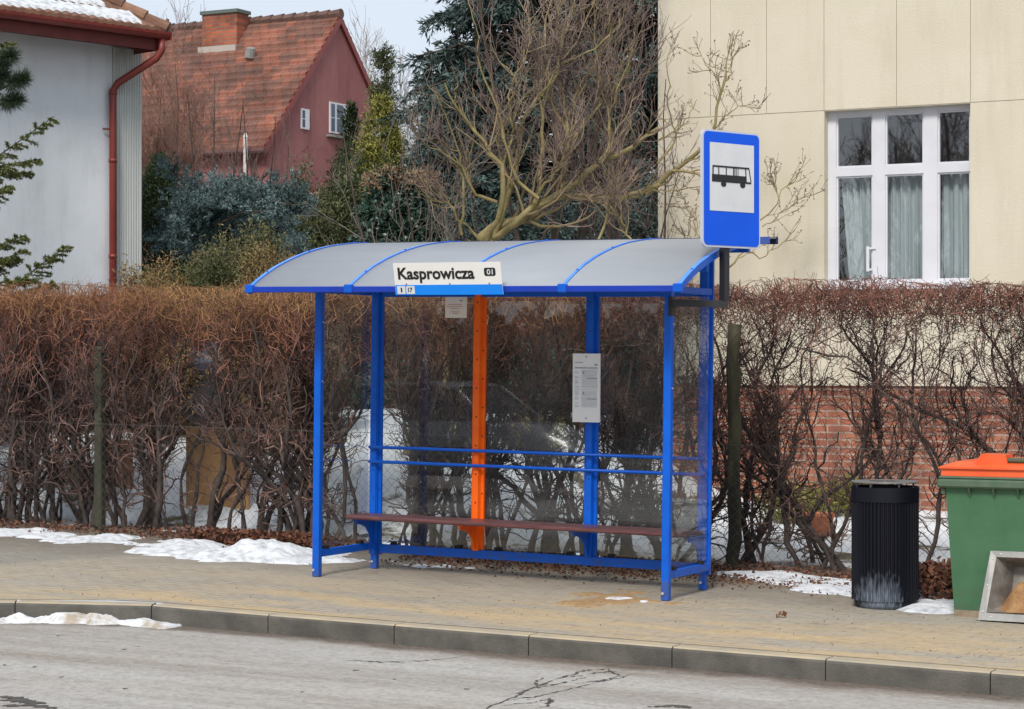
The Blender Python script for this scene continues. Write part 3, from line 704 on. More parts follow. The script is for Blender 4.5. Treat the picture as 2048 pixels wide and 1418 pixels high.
b_ = MB(); nrow = 19; rr = random.Random(4)
for side in (0, 1):
    for i in range(nrow):
        f0, f1 = i/nrow, (i+1)/nrow+.012
        def P_(f, up):
            y = YE-.12+(YR-YE+.12)*f; z = ZE-.10+(ZR-ZE+.10)*f+up
            return (y if side == 0 else 2*YR-y), z
        ya, za = P_(f0, .085); yb, zb = P_(f1, .01); yc, zc = P_(f0, .0)
        xe = GX+.06; xw = -27; nseg = 44
        vs = []
        for j in range(nseg+1):
            x = xw+(xe-xw)*j/nseg; jz = rr.gauss(0, .007)
            vs += [(x, yc, zc), (x, ya, za+jz), (x, yb, zb)]
        b_.add(vs, [((j*3+q_, j*3+3+q_, j*3+4+q_, j*3+1+q_) if side == 0 else (j*3+1+q_, j*3+4+q_, j*3+3+q_, j*3+q_)) for j in range(nseg) for q_ in (0, 1)])
rroof = under(b_.build('roof', M['orangetile']), rh)
b_ = MB()
for i in range(32): b_.tube([(GX+.08-i*.31, YR, ZR+.06), (GX+.08-i*.31-.34, YR, ZR+.045)], [.12, .095], 8)
under(b_.build('ridge_tiles', mat('ridge_tile', (.09,.05,.04), .8, (.16,.09,.07), 4)), rroof)
b_ = MB()
for y0_, y1_ in ((YE-.12, YR), (2*YR-YE+.12, YR)):
    z0_, z1_ = ZE-.10, ZR
    b_.add([(GX+.02, y0_, z0_-.16), (GX+.02, y1_, z1_-.16), (GX+.02, y1_, z1_+.03), (GX+.02, y0_, z0_+.03), (GX+.075, y0_, z0_-.16), (GX+.075, y1_, z1_-.16), (GX+.075, y1_, z1_+.03), (GX+.075, y0_, z0_+.03)],
           [(0,1,2,3), (7,6,5,4), (0,4,5,1), (3,2,6,7), (1,5,6,2), (0,3,7,4)])
under(b_.build('verge_board', M['redtrim']), rroof)
b_ = MB(); b_.tube([(-27, YE-.16, ZE-.12), (GX+.1, YE-.16, ZE-.14)], .06, 8); b_.tube([(-17.5, YE-.1, ZE-.2), (-17.5, YE+.04, ZE-.5), (-17.5, YE+.04, 3)], .05, 8)
under(b_.build('gutter', mat('dark_gutter', (.10,.04,.04), .6)), rroof)
M['chbrick'] = brick_mat('chimney_brick', (.44,.11,.045), (.24,.07,.04), (.20,.13,.10), .25, .085, .012, 2.2)
b_ = MB(); b_.box(-20.52, -19.55, 27.18, 27.66, 8.6, 9.74, 0); b_.box(-20.56, -19.51, 27.14, 27.70, 9.74, 9.82, 1)
b_.box(-20.56, -19.51, 27.06, 27.70, 8.6, 8.98, 2)
under(b_.build('chimney', [M['chbrick'], mat('chimney_cap', (.10,.13,.12), .8), mat('chimney_flashing', (.42,.36,.32), .8)]), rroof)
b_ = MB(); v_ = at(505, 97, 26.9); b_.tube([(v_[0], 26.8, 8.62), (v_[0]+.06, 26.75, 8.82)], [.13, .10], 10); under(b_.build('roof_vent', M['steel']), rroof)
for (ya, yb, za, zb, nm) in ((27.36, 28.12, 6.87, 7.57, 2), (26.19, 26.51, 6.85, 7.30, 1)):
    b_ = MB(); b_.box(GX, GX+.03, ya-.0, yb+.0, za-.0, zb+.0); fr = under(b_.build('window', M['pvc']), rh)
    b_ = MB(); st = (yb-ya)/nm
    for p0_, p1_ in (((.03, .13),) if nm == 1 else ((.05, .20), (.29, .56))):
        b_.box(GX+.03, GX+.036, ya+p0_, ya+p1_, za+.04, (za+zb)/2-.012); b_.box(GX+.03, GX+.036, ya+p0_, ya+p1_, (za+zb)/2+.012, zb-.04)
    under(b_.build('pane', mat('house_pane', (.055,.075,.12), .15, spec=.8)), fr)
b_ = MB(); b_.box(GX+.0, GX+.12, 27.25, 28.3, 6.77, 6.82); under(b_.build('sill', M['steel']), rh)
v_ = at(491, 275, 24.4); b_ = MB(); b_.tube([(v_[0], 24.4, 3), (v_[0], 24.4, float(v_[2]))], .048, 8); b_.tube([(v_[0], 24.4, float(v_[2])), (v_[0], 24.4, float(v_[2])+.10)], [.06, .02], 8)
tag(b_.build('flue_pipe', mat('pale_pipe', (.55,.52,.50), .5)), 'slim pale flue pipe standing before the red house eave', 'pipe')
# low white-edged shed roof and red car colour glimpsed over the shrubs
sh = thing('garden_shed', 'low shed with red snow-dusted roof in front of the red house', 'shed', (-17.5, 20, 0))
a_ = at(283, 345, 20); c_ = at(520, 352, 20)
b_ = MB(); b_.box(a_[0]-.5, c_[0]-.4, 20, 22.5, 0, 4.6); under(b_.build('wall', mat('shed_wall', (.30,.27,.24), .9, (.2,.17,.15), 3)), sh)
b_ = MB(); x0, x1 = a_[0]-.7, c_[0]-.3; b_.add([(x0,19.7,4.55),(x1,19.7,4.55),(x1,22.8,5.0),(x0,22.8,5.0),(x0,19.7,4.68),(x1,19.7,4.68),(x1,22.8,5.13),(x0,22.8,5.13)], [(3,2,1,0),(4,5,6,7),(0,1,5,4),(2,3,7,6),(0,4,7,3),(1,2,6,5)])
under(b_.build('roof', mat('shed_roof', (.30,.05,.05), .7, (.55,.5,.5), 1.3, lo=.5, hi=.62)), sh)

# ================================================================== BUS SHELTER
L_, D_, H_ = 3.013, .811, 2.27
sh_ = thing('bus_shelter', 'blue steel bus shelter with glass walls and curved grey roof', 'bus shelter', (0, 0, 0), (0, SLOPE, 0))
def spart(mb, name, m, parent=None, smooth=False, label=None):
    o = mb.build(name, m, parent or sh_, smooth)
    if label: o['label'] = label
    return o
# front posts: square tube, rounded corners
for x in (0, L_):
    b_ = MB(); b_.bbox(x-.030, x+.030, -.030, .030, 0, 2.40, .006)
    p = spart(b_, 'front_post', M['blue'])
    b_ = MB()
    b_.tube([(x-.012, -.031, .055), (x-.012, -.040, .055)], .011, 8)
    b_.tube([(x+.031, .0, 2.02), (x+.036, 0, 2.02)], .008, 8); b_.tube([(x+.031, .0, 1.55), (x+.036, 0, 1.55)], .006, 8)
    b_.split('bolt', M['bolt'], p)
# roof profile
PROF = [(-.54, 2.262), (-.50, 2.290), (-.46, 2.312), (-.36, 2.362), (-.2, 2.432), (0, 2.500), (.15, 2.543), (.3, 2.580), (.45, 2.611), (.6, 2.637), (.8, 2.662), (1.0, 2.682), (1.2, 2.695), (1.38, 2.704)]
def rz(y): return float(np.interp(y, [p[0] for p in PROF], [p[1] for p in PROF]))
M['bluescrew'] = mat('blue_screw', (.002,.03,.25), .4)
# rear mullions: hat section, with legs below
def mullion(x, m, name, z0=.20, leg=False):
    b_ = MB(); zt = rz(D_)-.03
    w2 = .055
    prof = [(-w2, .020), (-w2, -.004), (-.030, -.004), (-.022, -.040), (.022, -.040), (.030, -.004), (w2, -.004), (w2, .020)]
    b_.prism(prof, lambda u, w_, t: (x+u, D_+w_, t), z0, zt)
    for z in np.arange(.35, 2.2, .23): b_.box(x-.006, x+.006, D_-.0415, D_-.040, z, z+.012, 1); b_.tube([(x+.040, D_-.004, z+.08), (x+.040, D_-.009, z+.08)], .006, 6, 1)
    o = spart(b_, name, [m, M['rubber'] if m is M['orange'] else M['bluescrew']])
    # seat bracket: arm under the seat with a curved gusset
    b_ = MB()
    gus = [(-.04, .425), (-.30, .425), (-.30, .385), (-.22, .378), (-.15, .350), (-.10, .30), (-.07, .24), (-.04, .20)]
    b_.prism(gus, lambda u, w_, t: (x+t, D_+u, w_), -.006, .006); b_.box(x-.03, x+.03, D_-.31, D_-.03, .413, .425)
    spart(b_, 'seat_bracket', m, o)
    if leg:
        b_ = MB(); b_.bbox(x-.028, x+.028, D_-.028, D_+.028, 0, zt, .006); lg = spart(b_, 'rear_leg', M['blue'])
        b_ = MB(); b_.tube([(x-.006, D_-.029, .06), (x-.006, D_-.037, .06)], .011, 8); spart(b_, 'bolt', M['bolt'], lg)
    return o
mullion(.045, M['blue'], 'rear_mullion', .12, True); mullion(L_/3, M['orange'], 'rear_mullion').__setitem__('label', 'orange rear upright')
mullion(2*L_/3, M['blue'], 'rear_mullion'); mullion(L_-.045, M['blue'], 'rear_mullion', .12, True)
# bottom rails, top rails
b_ = MB(); b_.bbox(.10, L_-.10, D_-.022, D_+.022, .135, .205, .004); spart(b_, 'bottom_rail', M['blue'])
b_ = MB(); b_.bbox(.10, L_-.10, D_-.02, D_+.02, 2.24, 2.29, .004); spart(b_, 'top_rail', M['blue'])
for x in (0, L_):
    b_ = MB(); b_.bbox(x-.018, x+.018, .031, D_-.045, .155, .215, .004); spart(b_, 'side_bottom_rail', M['blue'])
    b_ = MB(); b_.bbox(x-.018, x+.018, -.44, D_-.045, 2.25, 2.30, .004)
    b_.prism([(-.36, 2.30), (-.30, 2.30), (-.30, 2.355), (-.345, 2.345)], lambda u, w_, t: (x+t, u, w_), -.01, .01); spart(b_, 'side_top_rail', M['blue'])
# lean rails
for z in (.885, 1.005):
    b_ = MB(); b_.tube([(.02, D_-.068, z), (L_-.02, D_-.068, z)], .0135, 10)
    for x in (.045, L_/3, 2*L_/3, L_-.045): b_.box(x-.012, x+.012, D_-.06, D_-.035, z-.008, z+.008)
    spart(b_, 'lean_rail', M['blue'], smooth=True)
# glass panels
for xa, xb in ((.06, L_/3-.02), (L_/3+.02, 2*L_/3-.02), (2*L_/3+.02, L_-.06)):
    b_ = MB(); b_.quad((xa, D_+.026, .215), (xb, D_+.026, .215), (xb, D_+.026, 2.235), (xa, D_+.026, 2.235)); g = spart(b_, 'rear_glass', M['glass'])
    b_ = MB()
    for x in (xa+.16, xb-.16): b_.box(x-.025, x+.025, D_-.0, D_+.024, .206, .232)
    b_.split('glass_clamp', M['rubber'], g)
for x in (0, L_):
    b_ = MB(); b_.quad((x, .05, .235), (x, D_-.05, .235), (x, D_-.05, 2.235), (x, .05, 2.235)); g = spart(b_, 'side_glass', M['glass'])
    b_ = MB()
    for y in (.12, D_-.16): b_.box(x-.02, x+.02, y-.03, y+.03, .216, .240)
    b_.split('glass_clamp', M['rubber'], g)
# bench
b_ = MB(); b_.bbox(-.02, L_-.02, D_-.375, D_-.06, .427, .462, .010); spart(b_, 'bench_seat', M['bench'])
# roof: curved sheets, arched ribs, edge beams
M['roof'] = mat('polycarbonate', (.50,.525,.56), .38, (.43,.455,.49), 1.6, stretch=(.5, 1.5, 1), spec=.6)
t_, N_, Lk, bb_ = nodes(M['roof']); out_ = [n_ for n_ in N_ if n_.type == 'OUTPUT_MATERIAL'][0]
tl_ = N_.new('ShaderNodeBsdfTranslucent'); tl_.inputs[0].default_value = (.50,.54,.60,1); ms_ = N_.new('ShaderNodeMixShader'); ms_.inputs[0].default_value = .32
Lk.new(bb_.outputs[0], ms_.inputs[1]); Lk.new(tl_.outputs[0], ms_.inputs[2]); Lk.new(ms_.outputs[0], out_.inputs[0])
xr0, xr1 = -.30, L_+.30
b_ = MB(); n = len(PROF)
vs = [(x, y, z+.012) for x in (xr0, xr1) for y, z in PROF]+[(x, y, z+.004) for x in (xr0, xr1) for y, z in PROF]
b_.add(vs, [(i, n+i, n+i+1, i+1) for i in range(n-1)]+[(2*n+i+1, 3*n+i+1, 3*n+i, 2*n+i) for i in range(n-1)]+[(i, i+1, 2*n+i+1, 2*n+i) for i in range(n-1)]+[(n+i+1, n+i, 3*n+i, 3*n+i+1) for i in range(n-1)])
M['riblit'] = mat('blue_paint_lit_top', (.05,.24,.80), .4, (.09,.30,.86), 8)  # paler copy of the blue: light on the rib tops painted in
spart(b_, 'roof_sheet', M['roof'], smooth=True)
for k in range(5):
    x = xr0+(xr1-xr0)*k/4; b_ = MB(); w2 = .013 if 0 < k < 4 else .016
    vs = []
    for y, z in PROF[:-1]: vs += [(x-w2, y, z-.035), (x+w2, y, z-.035), (x+w2, y, z+.020), (x-w2, y, z+.020)]
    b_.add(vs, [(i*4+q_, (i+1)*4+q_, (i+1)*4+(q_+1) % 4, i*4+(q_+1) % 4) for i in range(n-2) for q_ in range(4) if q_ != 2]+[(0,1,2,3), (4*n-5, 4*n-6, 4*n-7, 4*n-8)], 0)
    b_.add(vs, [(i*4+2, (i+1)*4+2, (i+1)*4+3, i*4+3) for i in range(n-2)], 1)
    r_ = spart(b_, 'roof_rib', [M['blue'], M['riblit']])
    b_ = MB()
    for y in (-.3, .3, 1.0): b_.tube([(x, y, rz(y)+.019), (x, y, rz(y)+.026)], .009, 6)
    b_.split('bolt', M['blue'], r_); b_ = MB()
    b_.bbox(x-.035, x+.035, -.565, -.52, 2.236, 2.30, .006)
    spart(b_, 'rib_end', M['blue'], r_)
b_ = MB(); b_.bbox(xr0-.01, xr1+.01, -.555, -.525, 2.240, 2.285, .004); spart(b_, 'front_beam', mat('blue_paint_shaded', (.0,.028,.33), .45, (.0,.036,.40), 5))  # darker copy of the blue: the beam's shade put into its colour
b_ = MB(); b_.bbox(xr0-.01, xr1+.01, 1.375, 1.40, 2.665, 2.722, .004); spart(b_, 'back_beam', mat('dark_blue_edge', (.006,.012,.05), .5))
b_ = MB(); b_.bbox(xr0, xr1, -.02, .02, 2.40, 2.462, .004); spart(b_, 'purlin', M['blue'])
b_ = MB(); b_.bbox(xr0, xr1, D_-.02, D_+.02, 2.575, 2.625, .004); spart(b_, 'purlin', M['blue'])

# ------------------------------------------------------------------ lettering
def text_mesh(body, m, x0, x1, z0, z1, weight=.0, fixed=None):
    cu = bpy.data.curves.new('txt', 'FONT'); cu.body = body; cu.size = 1; cu.offset = weight; cu.resolution_u = 6
    o = bpy.data.objects.new('txt', cu); COL.objects.link(o); bpy.context.view_layer.update()
    me = bpy.data.meshes.new_from_object(o.evaluated_get(bpy.context.evaluated_depsgraph_get()))
    bpy.data.objects.remove(o); bpy.data.curves.remove(cu)
    co = np.array([v.co[:] for v in me.vertices]); lo, hi = co.min(0), co.max(0)
    if fixed: lo[1], hi[1] = fixed
    V = np.zeros_like(co); V[:, 0] = x0+(co[:, 0]-lo[0])/(hi[0]-lo[0])*(x1-x0); V[:, 2] = z0+(co[:, 1]-lo[1])/(hi[1]-lo[1])*(z1-z0)
    faces = [tuple(p.vertices) for p in me.polygons]; bpy.data.meshes.remove(me)
    return V, faces
def rrect(x0, x1, z0, z1, r, n=5):
    P = []
    for cx_, cz_, a0 in ((x1-r, z1-r, 0), (x0+r, z1-r, 90), (x0+r, z0+r, 180), (x1-r, z0+r, 270)):
        for k in range(n+1): a = math.radians(a0+90*k/n); P.append((cx_+r*math.cos(a), cz_+r*math.sin(a)))
    return P
# stop-name board on the front beam: local x along the board, z up, front at -y
nb = thing('stop_name_board', 'white board reading Kasprowicza with blue stripe on the shelter roof edge', 'sign',
           (1.075, -.585, 2.205), (math.radians(12), math.radians(.5), 0))
W_, HB, HS = .905, .24, .075
b_ = MB(); b_.box(0, W_, -.003, .003, 0, HB); nbp = b_.build('panel', M['white'], nb)
b_ = MB(); b_.box(0.003, W_, -.0055, -.0035, 0, HS); b_.build('stripe', M['azure'], nb)
b_ = MB(); P_ = lambda u, w_, t: (u, t, w_)
b_.prism(rrect(.018, .088, .008, .068, .006), P_, -.0085, -.006); b_.prism(rrect(.096, .168, .008, .068, .006), P_, -.0085, -.006); b_.split('number_plate', M['signwhite'], nb)
b_ = MB(); b_.prism(rrect(.765, .858, .138, .198, .014), P_, -.0055, -.0035); b_.build('number_badge', M['ink'], nb)
def put_text(body, m, box_, y, weight, parent, name, fixed=None):
    V, fs = text_mesh(body, m, *box_, weight, fixed); V[:, 1] = y; b_ = MB(); b_.add(V, [f[::1] for f in fs]); return b_.build(name, m, parent)
put_text('Kasprowicza', M['ink'], (.035, .683, .089, .207), -.0055, .028, nb, 'lettering')
put_text('01', M['signwhite'], (.788, .838, .148, .188), -.0075, .02, nb, 'badge_number')
put_text('1', M['ink'], (.050, .062, .022, .056), -.0105, .03, nb, 'line_number')
put_text('17', M['ink'], (.112, .150, .022, .056), -.0105, .03, nb, 'line_number')
b_ = MB()
for x in (.10, .47, .80): b_.tube([(x, -.004, .083), (x, -.009, .083)], .006, 8); b_.box(x-.012, x+.012, .003, .05, .02, .06)
b_.split('fixing', M['steel'], nb)

# bus stop flag sign
def frame_z(p, hd):    # local x along heading hd, y = back of the plate, z up
    d = Vector((math.sin(hd), math.cos(hd), 0)); return d
bs = thing('bus_stop_sign', 'tall blue and white sign with black bus pictogram above the shelter', 'sign', (3.341, -.1155, 2.534), (0, 0, math.radians(90-21.8)))
PW, PH = .605, .848
b_ = MB(); b_.prism(rrect(0, PW, 0, PH, .045, 6), P_, -.010, .012); b_.build('panel', M['alu'], bs)
b_ = MB(); b_.prism(rrect(.014, PW-.014, .014, PH-.014, .038, 6), P_, -.013, -.0105); b_.build('blue_field', M['signblue'], bs)
b_ = MB(); wx0, wx1, wz1, wz0 = .072, .533, PH-.092, PH-.585; b_.prism([(wx0, wz0), (wx1, wz0), (wx1, wz1), (wx0, wz1)], P_, -.0155, -.0135); b_.build('white_field', M['signwhite'], bs)
sx_, sz_ = (wx1-wx0)/304, (wz1-wz0)/485
def bp(x, z): return (wx0+x*sx_, wz1-z*sz_)
b_ = MB()
def part(pts): b_.prism([bp(*p) for p in pts][::-1], P_, -.0185, -.016)
TOP, WT, WB_, BOT = 162, 174, 226, 279
part([(20, WB_), (246, WB_), (246, BOT), (20, BOT)]); part([(246, 266), (283, 266), (283, BOT), (246, BOT)])
part([(18, TOP), (268, TOP), (271, WT), (16, WT)])
part([(16, WT), (23, WT), (23, WB_), (16, WB_)]); part([(13, WB_), (20, WB_), (20, BOT), (13, BOT)])
for x in (56, 108, 158): part([(x, WT), (x+5, WT), (x+5, WB_), (x, WB_)])
for x in (168, 178, 190): part([(x, WT), (x+3, WT), (x+3, WB_), (x, WB_)])
part([(242, WT), (247, WT), (252, 266), (246, 266)]); part([(266, WT), (271, WT), (285, 266), (280, 266)])
for cx_ in (92, 224): part([(cx_+18*math.cos(a), 292+20*math.sin(a)) for a in np.linspace(0, 2*PI, 20, endpoint=False)])
b_.build('bus_pictogram', M['ink'], bs)
br_ = thing('sign_bracket', 'black bent square-tube arm holding the bus stop sign on the right post', 'bracket', (3.04, .02, 2.14))
b_ = MB(); A, B, Cc = (L_+.04, -.0, 2.135), (3.405, .165, 2.125), (3.405, .165, 3.2)
def sqtube(mb, p, q, w_):
    p, q = Vector(p), Vector(q); t = (q-p).normalized(); s = t.cross(Vector((0, 0, 1))); s = (Vector((1, 0, 0)) if s.length < .1 else s).normalized(); u = s.cross(t)
    if abs(t.z) > .9: s, u = Vector((math.sin(.38), math.cos(.38), 0)), Vector((math.cos(.38), -math.sin(.38), 0))
    vs = [tuple(P+s*a+u*c) for P in (p, q) for a, c in ((-w_, -w_), (w_, -w_), (w_, w_), (-w_, w_))]
    mb.add(vs, [(0,1,2,3), (7,6,5,4), (0,4,5,1), (1,5,6,2), (2,6,7,3), (3,7,4,0)])
sqtube(b_, A, Vector(B)+Vector((.022, .010, 0)), .025); sqtube(b_, (B[0], B[1], B[2]+.026), Cc, .026)
b_.box(L_+.033, L_+.060, -.035, .035, 2.04, 2.18)
under(b_.build('arm', M['black']), br_)

# timetable and notice
tt = thing('timetable', 'white timetable sheet in a frame on the blue rear upright', 'timetable', (2*L_/3-.098, D_-.105, 1.235), (0, SLOPE-.006, 0))
b_ = MB(); b_.box(0, .235, 0, .012, 0, .535); b_.build('frame', M['sheetwhite'], tt)
b_ = MB(); r3 = random.Random(3)
pr = MB(); p2 = MB()
pr.box(.02, .09, -.003, -.001, .462, .468); pr.box(.19, .215, -.003, -.001, .440, .455); pr.box(.018, .125, -.003, -.001, .418, .428); p2.box(.13, .215, -.003, -.001, .414, .430)
p2.box(.018, .215, -.0015, -.0005, .255, .258)
for zt_, zb_ in ((.405, .27), (.245, .115)):
    z = zt_
    while z > zb_:
        x = .078
        while x < .205:
            w_ = r3.uniform(.008, .03); p2.box(x, min(x+w_, .213), -.003, -.001, z-.004, z); x += w_+.004
        if r3.random() < .7: p2.box(.02, .02+r3.uniform(.015, .045), -.003, -.001, z-.004, z)
        z -= .0095
    pr.box(.09, .10, -.0035, -.002, zt_-.03, zt_-.008); pr.box(.125, .21, -.0035, -.002, zt_-.066, zt_-.060)
pr.tube([(.118, 0, .51), (.118, -.005, .51)], .007, 8); pr.tube([(.118, 0, .03), (.118, -.005, .03)], .007, 8)
pr.build('print', M['greyink'], tt)['kind'] = 'stuff'; p2.build('fine_print', M['greyink2'], tt)['kind'] = 'stuff'
no = thing('paper_notice', 'small square notice with faint red lines taped inside the rear glass', 'notice', (.705, D_+.012, 2.062), (0, SLOPE, 0))
b_ = MB(); b_.box(0, .20, 0, .002, 0, .182); b_.build('sheet', M['paper'], no)
b_ = MB()
for z, a, c in ((.11, .03, .155), (.092, .015, .165), (.076, .055, .13), (.05, .05, .135), (.036, .07, .12)):
    x = a
    while x < c: w_ = r3.uniform(.006, .02); b_.box(x, min(x+w_, c), -.003, -.001, z-.004, z); x += w_+.003
b_.build('print', M['redink'], no)['kind'] = 'stuff'; b_ = MB(); b_.box(.135, .16, -.003, -.001, .135, .145); b_.build('mark', M['greyink'], no)

# ================================================================== LITTER BIN
M['bin'] = bpy.data.materials.new('bin_paint'); t_, N_, Lk, bb_ = nodes(M['bin'])
tc_ = N_.new('ShaderNodeTexCoord'); sp_ = N_.new('ShaderNodeSeparateXYZ'); Lk.new(tc_.outputs['Object'], sp_.inputs[0])
nz_ = N_.new('ShaderNodeTexNoise'); nz_.inputs['Scale'].default_value = 1; nz_.inputs['Detail'].default_value = 8
mp_ = N_.new('ShaderNodeMapping'); mp_.inputs['Scale'].default_value = (46, 46, 13); Lk.new(tc_.outputs['Object'], mp_.inputs[0]); Lk.new(mp_.outputs[0], nz_.inputs['Vector'])
ln_ = N_.new('ShaderNodeVectorMath'); ln_.operation = 'DISTANCE'; ln_.inputs[1].default_value = (.03, -.30, .02); Lk.new(tc_.outputs['Object'], ln_.inputs[0])
mr1 = N_.new('ShaderNodeMapRange'); mr1.inputs[1].default_value = .12; mr1.inputs[2].default_value = .36; mr1.inputs[3].default_value = .36; mr1.inputs[4].default_value = -.30; Lk.new(ln_.outputs['Value'], mr1.inputs[0])
ad = N_.new('ShaderNodeMath'); Lk.new(nz_.outputs[0], ad.inputs[0]); Lk.new(mr1.outputs[0], ad.inputs[1])
mr2 = N_.new('ShaderNodeMapRange'); mr2.inputs[1].default_value = .50; mr2.inputs[2].default_value = 1.0; Lk.new(ad.outputs[0], mr2.inputs[0])
mxx = N_.new('ShaderNodeMixRGB'); mxx.inputs[1].default_value = (.0045,.0055,.011,1); mxx.inputs[2].default_value = (.17,.20,.25,1); Lk.new(mr2.outputs[0], mxx.inputs[0]); Lk.new(mxx.outputs[0], bb_.inputs['Base Color'])
bb_.inputs['Roughness'].default_value = .5; bb_.inputs['Specular IOR Level'].default_value = .25
bx, by = 4.495, .545; bz = float(gz(bx))
bn = thing('litter_bin', 'round black ribbed litter bin with whitish scuffs at its foot', 'litter bin', (bx, by, bz))
b_ = MB(); b_.lathe([(.0, .0), (.215, 0), (.222, .03), (.222, .12), (.20, .12)], n=48); b_.build('plinth', M['bin'], bn, True)
b_ = MB(); nr = 52; vs = []; fs = []
for z in (.055, .765):
    for k in range(nr*4):
        a = 2*PI*k/(nr*4); r = .240 if (k % 4) in (0, 1) else .226; vs.append((r*math.cos(a), r*math.sin(a), z))
m_ = nr*4; b_.add(vs, [(k, (k+1) % m_, m_+(k+1) % m_, m_+k) for k in range(m_)]+[tuple(range(m_-1, -1, -1)), tuple(range(m_, 2*m_))]); b_.build('ribbed_body', M['bin'], bn)
b_ = MB(); b_.lathe([(.228, .76), (.242, .762), (.243, .865), (.236, .868), (.232, .865), (.230, .80)], n=64); b_.build('collar', M['bin'], bn)
b_ = MB()
for k in range(6): a = k*PI/3+.3; b_.tube([(.2*math.cos(a), .2*math.sin(a), .85), (.2*math.cos(a), .2*math.sin(a), .900)], .008, 6)
b_.split('spacer', M['steel'], bn)
b_ = MB(); b_.lathe([(.12, .898), (.238, .896), (.244, .899), (.242, .905), (.125, .908), (.118, .904), (.12, .898)], n=64); b_.build('lid_ring', mat('worn_grey_lid', (.12,.12,.12), .5, (.2,.19,.18), 9), bn)
b_ = MB(); b_.lathe([(.0, .70), (.225, .70), (.225, .80)], n=32); b_.build('liner', M['rubber'], bn)

# ================================================================== GREEN GRIT CONTAINER
M['green'] = painted('green_plastic', (.048,.135,.068), (.066,.160,.086), (.075,.125,.075))
M['greenrim'] = mat('green_rim_plastic', (.062,.115,.068), .45, (.10,.14,.095), 9)
M['olid'] = mat('orange_lid_plastic', (.74,.095,.020), .45, (.78,.13,.035), 4)
kx, ky_ = 5.085, .26; kz = float(gz(5.5))
ct = thing('grit_container', 'green wheeled container with orange lid and open sand chute', 'container', (kx, ky_, kz))
CW, CD = 1.25, .78
# body: tapered shell with a hole for the chute in its front face
b_ = MB(); z0, z1 = .05, .925
def fr_(x, z):  # front face y at height z (leans out towards the top)
    return -.055*(z-z0)/(z1-z0)
tx = lambda z: -.045*(z-z0)/(z1-z0)
hx0, hx1, hz0, hz1 = .285, .95, .09, .44
gx_ = [None, hx0, hx1, None]; gz_ = [z0, hz0, hz1, z1]
def X_(i, z): return (tx(z) if i == 0 else CW-tx(z) if i == 3 else gx_[i])
for i in range(3):
    for j in range(3):
        if i == 1 and j == 1: continue
        za, zb = gz_[j], gz_[j+1]
        b_.quad((X_(i, za), fr_(0, za), za), (X_(i+1, za), fr_(0, za), za), (X_(i+1, zb), fr_(0, zb), zb), (X_(i, zb), fr_(0, zb), zb))
b_.quad((0, CD, z0), (tx(z1), CD+.05, z1), (CW-tx(z1), CD+.05, z1), (CW, CD, z0)); b_.quad((0, 0, z0), (tx(z1), fr_(0, z1), z1), (tx(z1), CD+.05, z1), (0, CD, z0)); b_.quad((CW, 0, z0), (CW, CD, z0), (CW-tx(z1), CD+.05, z1), (CW-tx(z1), fr_(0, z1), z1)); b_.quad((0, 0, z0), (0, CD, z0), (CW, CD, z0), (CW, 0, z0))
b_.build('body', M['green'], ct)
b_ = MB(); b_.bbox(-.095, CW+.095, -.11, CD+.10, .905, .965, .012); b_.bbox(-.085, CW+.085, -.10, CD+.09, .965, .985, .008); b_.bbox(-.075, -.045, -.07, .05, .85, .905, .01)
for x in (.13, .30, .47, .66, .85, 1.05): b_.prism([(-.10, .905), (-.035, .905), (-.045, .835), (-.052, .835)], lambda u, w_, t: (x+t, u, w_), -.005, .005)
b_.build('rim', M['greenrim'], ct)
b_ = MB()
ring = lambda i, z: [(-.07+i, -.08+i, z), (CW+.07-i, -.08+i, z), (CW+.07-i, CD+.08-i, z), (-.07+i, CD+.08-i, z)]
vs = ring(0, .986)+ring(.003, 1.035)+ring(-.015, 1.037)+ring(-.015, 1.048)+ring(.09, 1.085)
b_.add(vs, [(k*4+i, k*4+(i+1) % 4, k*4+4+(i+1) % 4, k*4+4+i) for k in range(4) for i in range(4)]+[(16, 17, 18, 19)])
b_.prism([(.14, 1.05), (.20, 1.140), (.37, 1.136), (.39, 1.05)], lambda u, w_, t: (u, t, w_), -.03, .16)
b_.prism([(.86, 1.05), (.87, 1.112), (1.03, 1.118), (1.10, 1.05)], lambda u, w_, t: (u, t, w_), -.03, .16)
b_.build('lid', M['olid'], ct)
b_ = MB(); b_.tube([(.37, .0, 1.098), (.88, .0, 1.098)], .018, 10); b_.build('lid_handle', mat('olive_handle', (.07,.085,.05), .5), ct)
# chute: galvanised frame and hopper
b_ = MB(); fw_ = .035
outer = [(hx0-.06, -.205, .012), (hx1+.1, -.205, .012), (hx1+.06, -.045, .475), (hx0-.015, -.045, .475)]
inner = [(hx0-.005, -.19, .060), (hx1+.05, -.19, .060), (hx1+.02, -.055, .435), (hx0+.028, -.055, .435)]
back = [(hx0+.11, .02, .13), (hx1-.1, .02, .13), (hx1-.1, .12, .36), (hx0+.11, .12, .36)]
b_.add(outer+inner, [(i, (i+1) % 4, 4+(i+1) % 4, 4+i) for i in range(4)])
wall_ = [(x, .0 if z < .2 else -.03, z) for x, y, z in outer]
b_.add(outer+wall_, [((i+1) % 4, i, 4+i, 4+(i+1) % 4) for i in range(4)])
b_.build('chute_frame', M['steel'], ct)
b_ = MB(); b_.add(inner+back, [(i, (i+1) % 4, 4+(i+1) % 4, 4+i) for i in range(4)]); M['zinc'] = mat('dull_zinc', (.12,.105,.09), .55, (.26,.24,.215), 7, metal=.2)
b_.add(back, [(0,1,2,3)]); b_.box(back[0][0]+.02, back[1][0], -.005, .02, .175, .20); b_.build('chute', M['zinc'], ct)
b_ = MB()
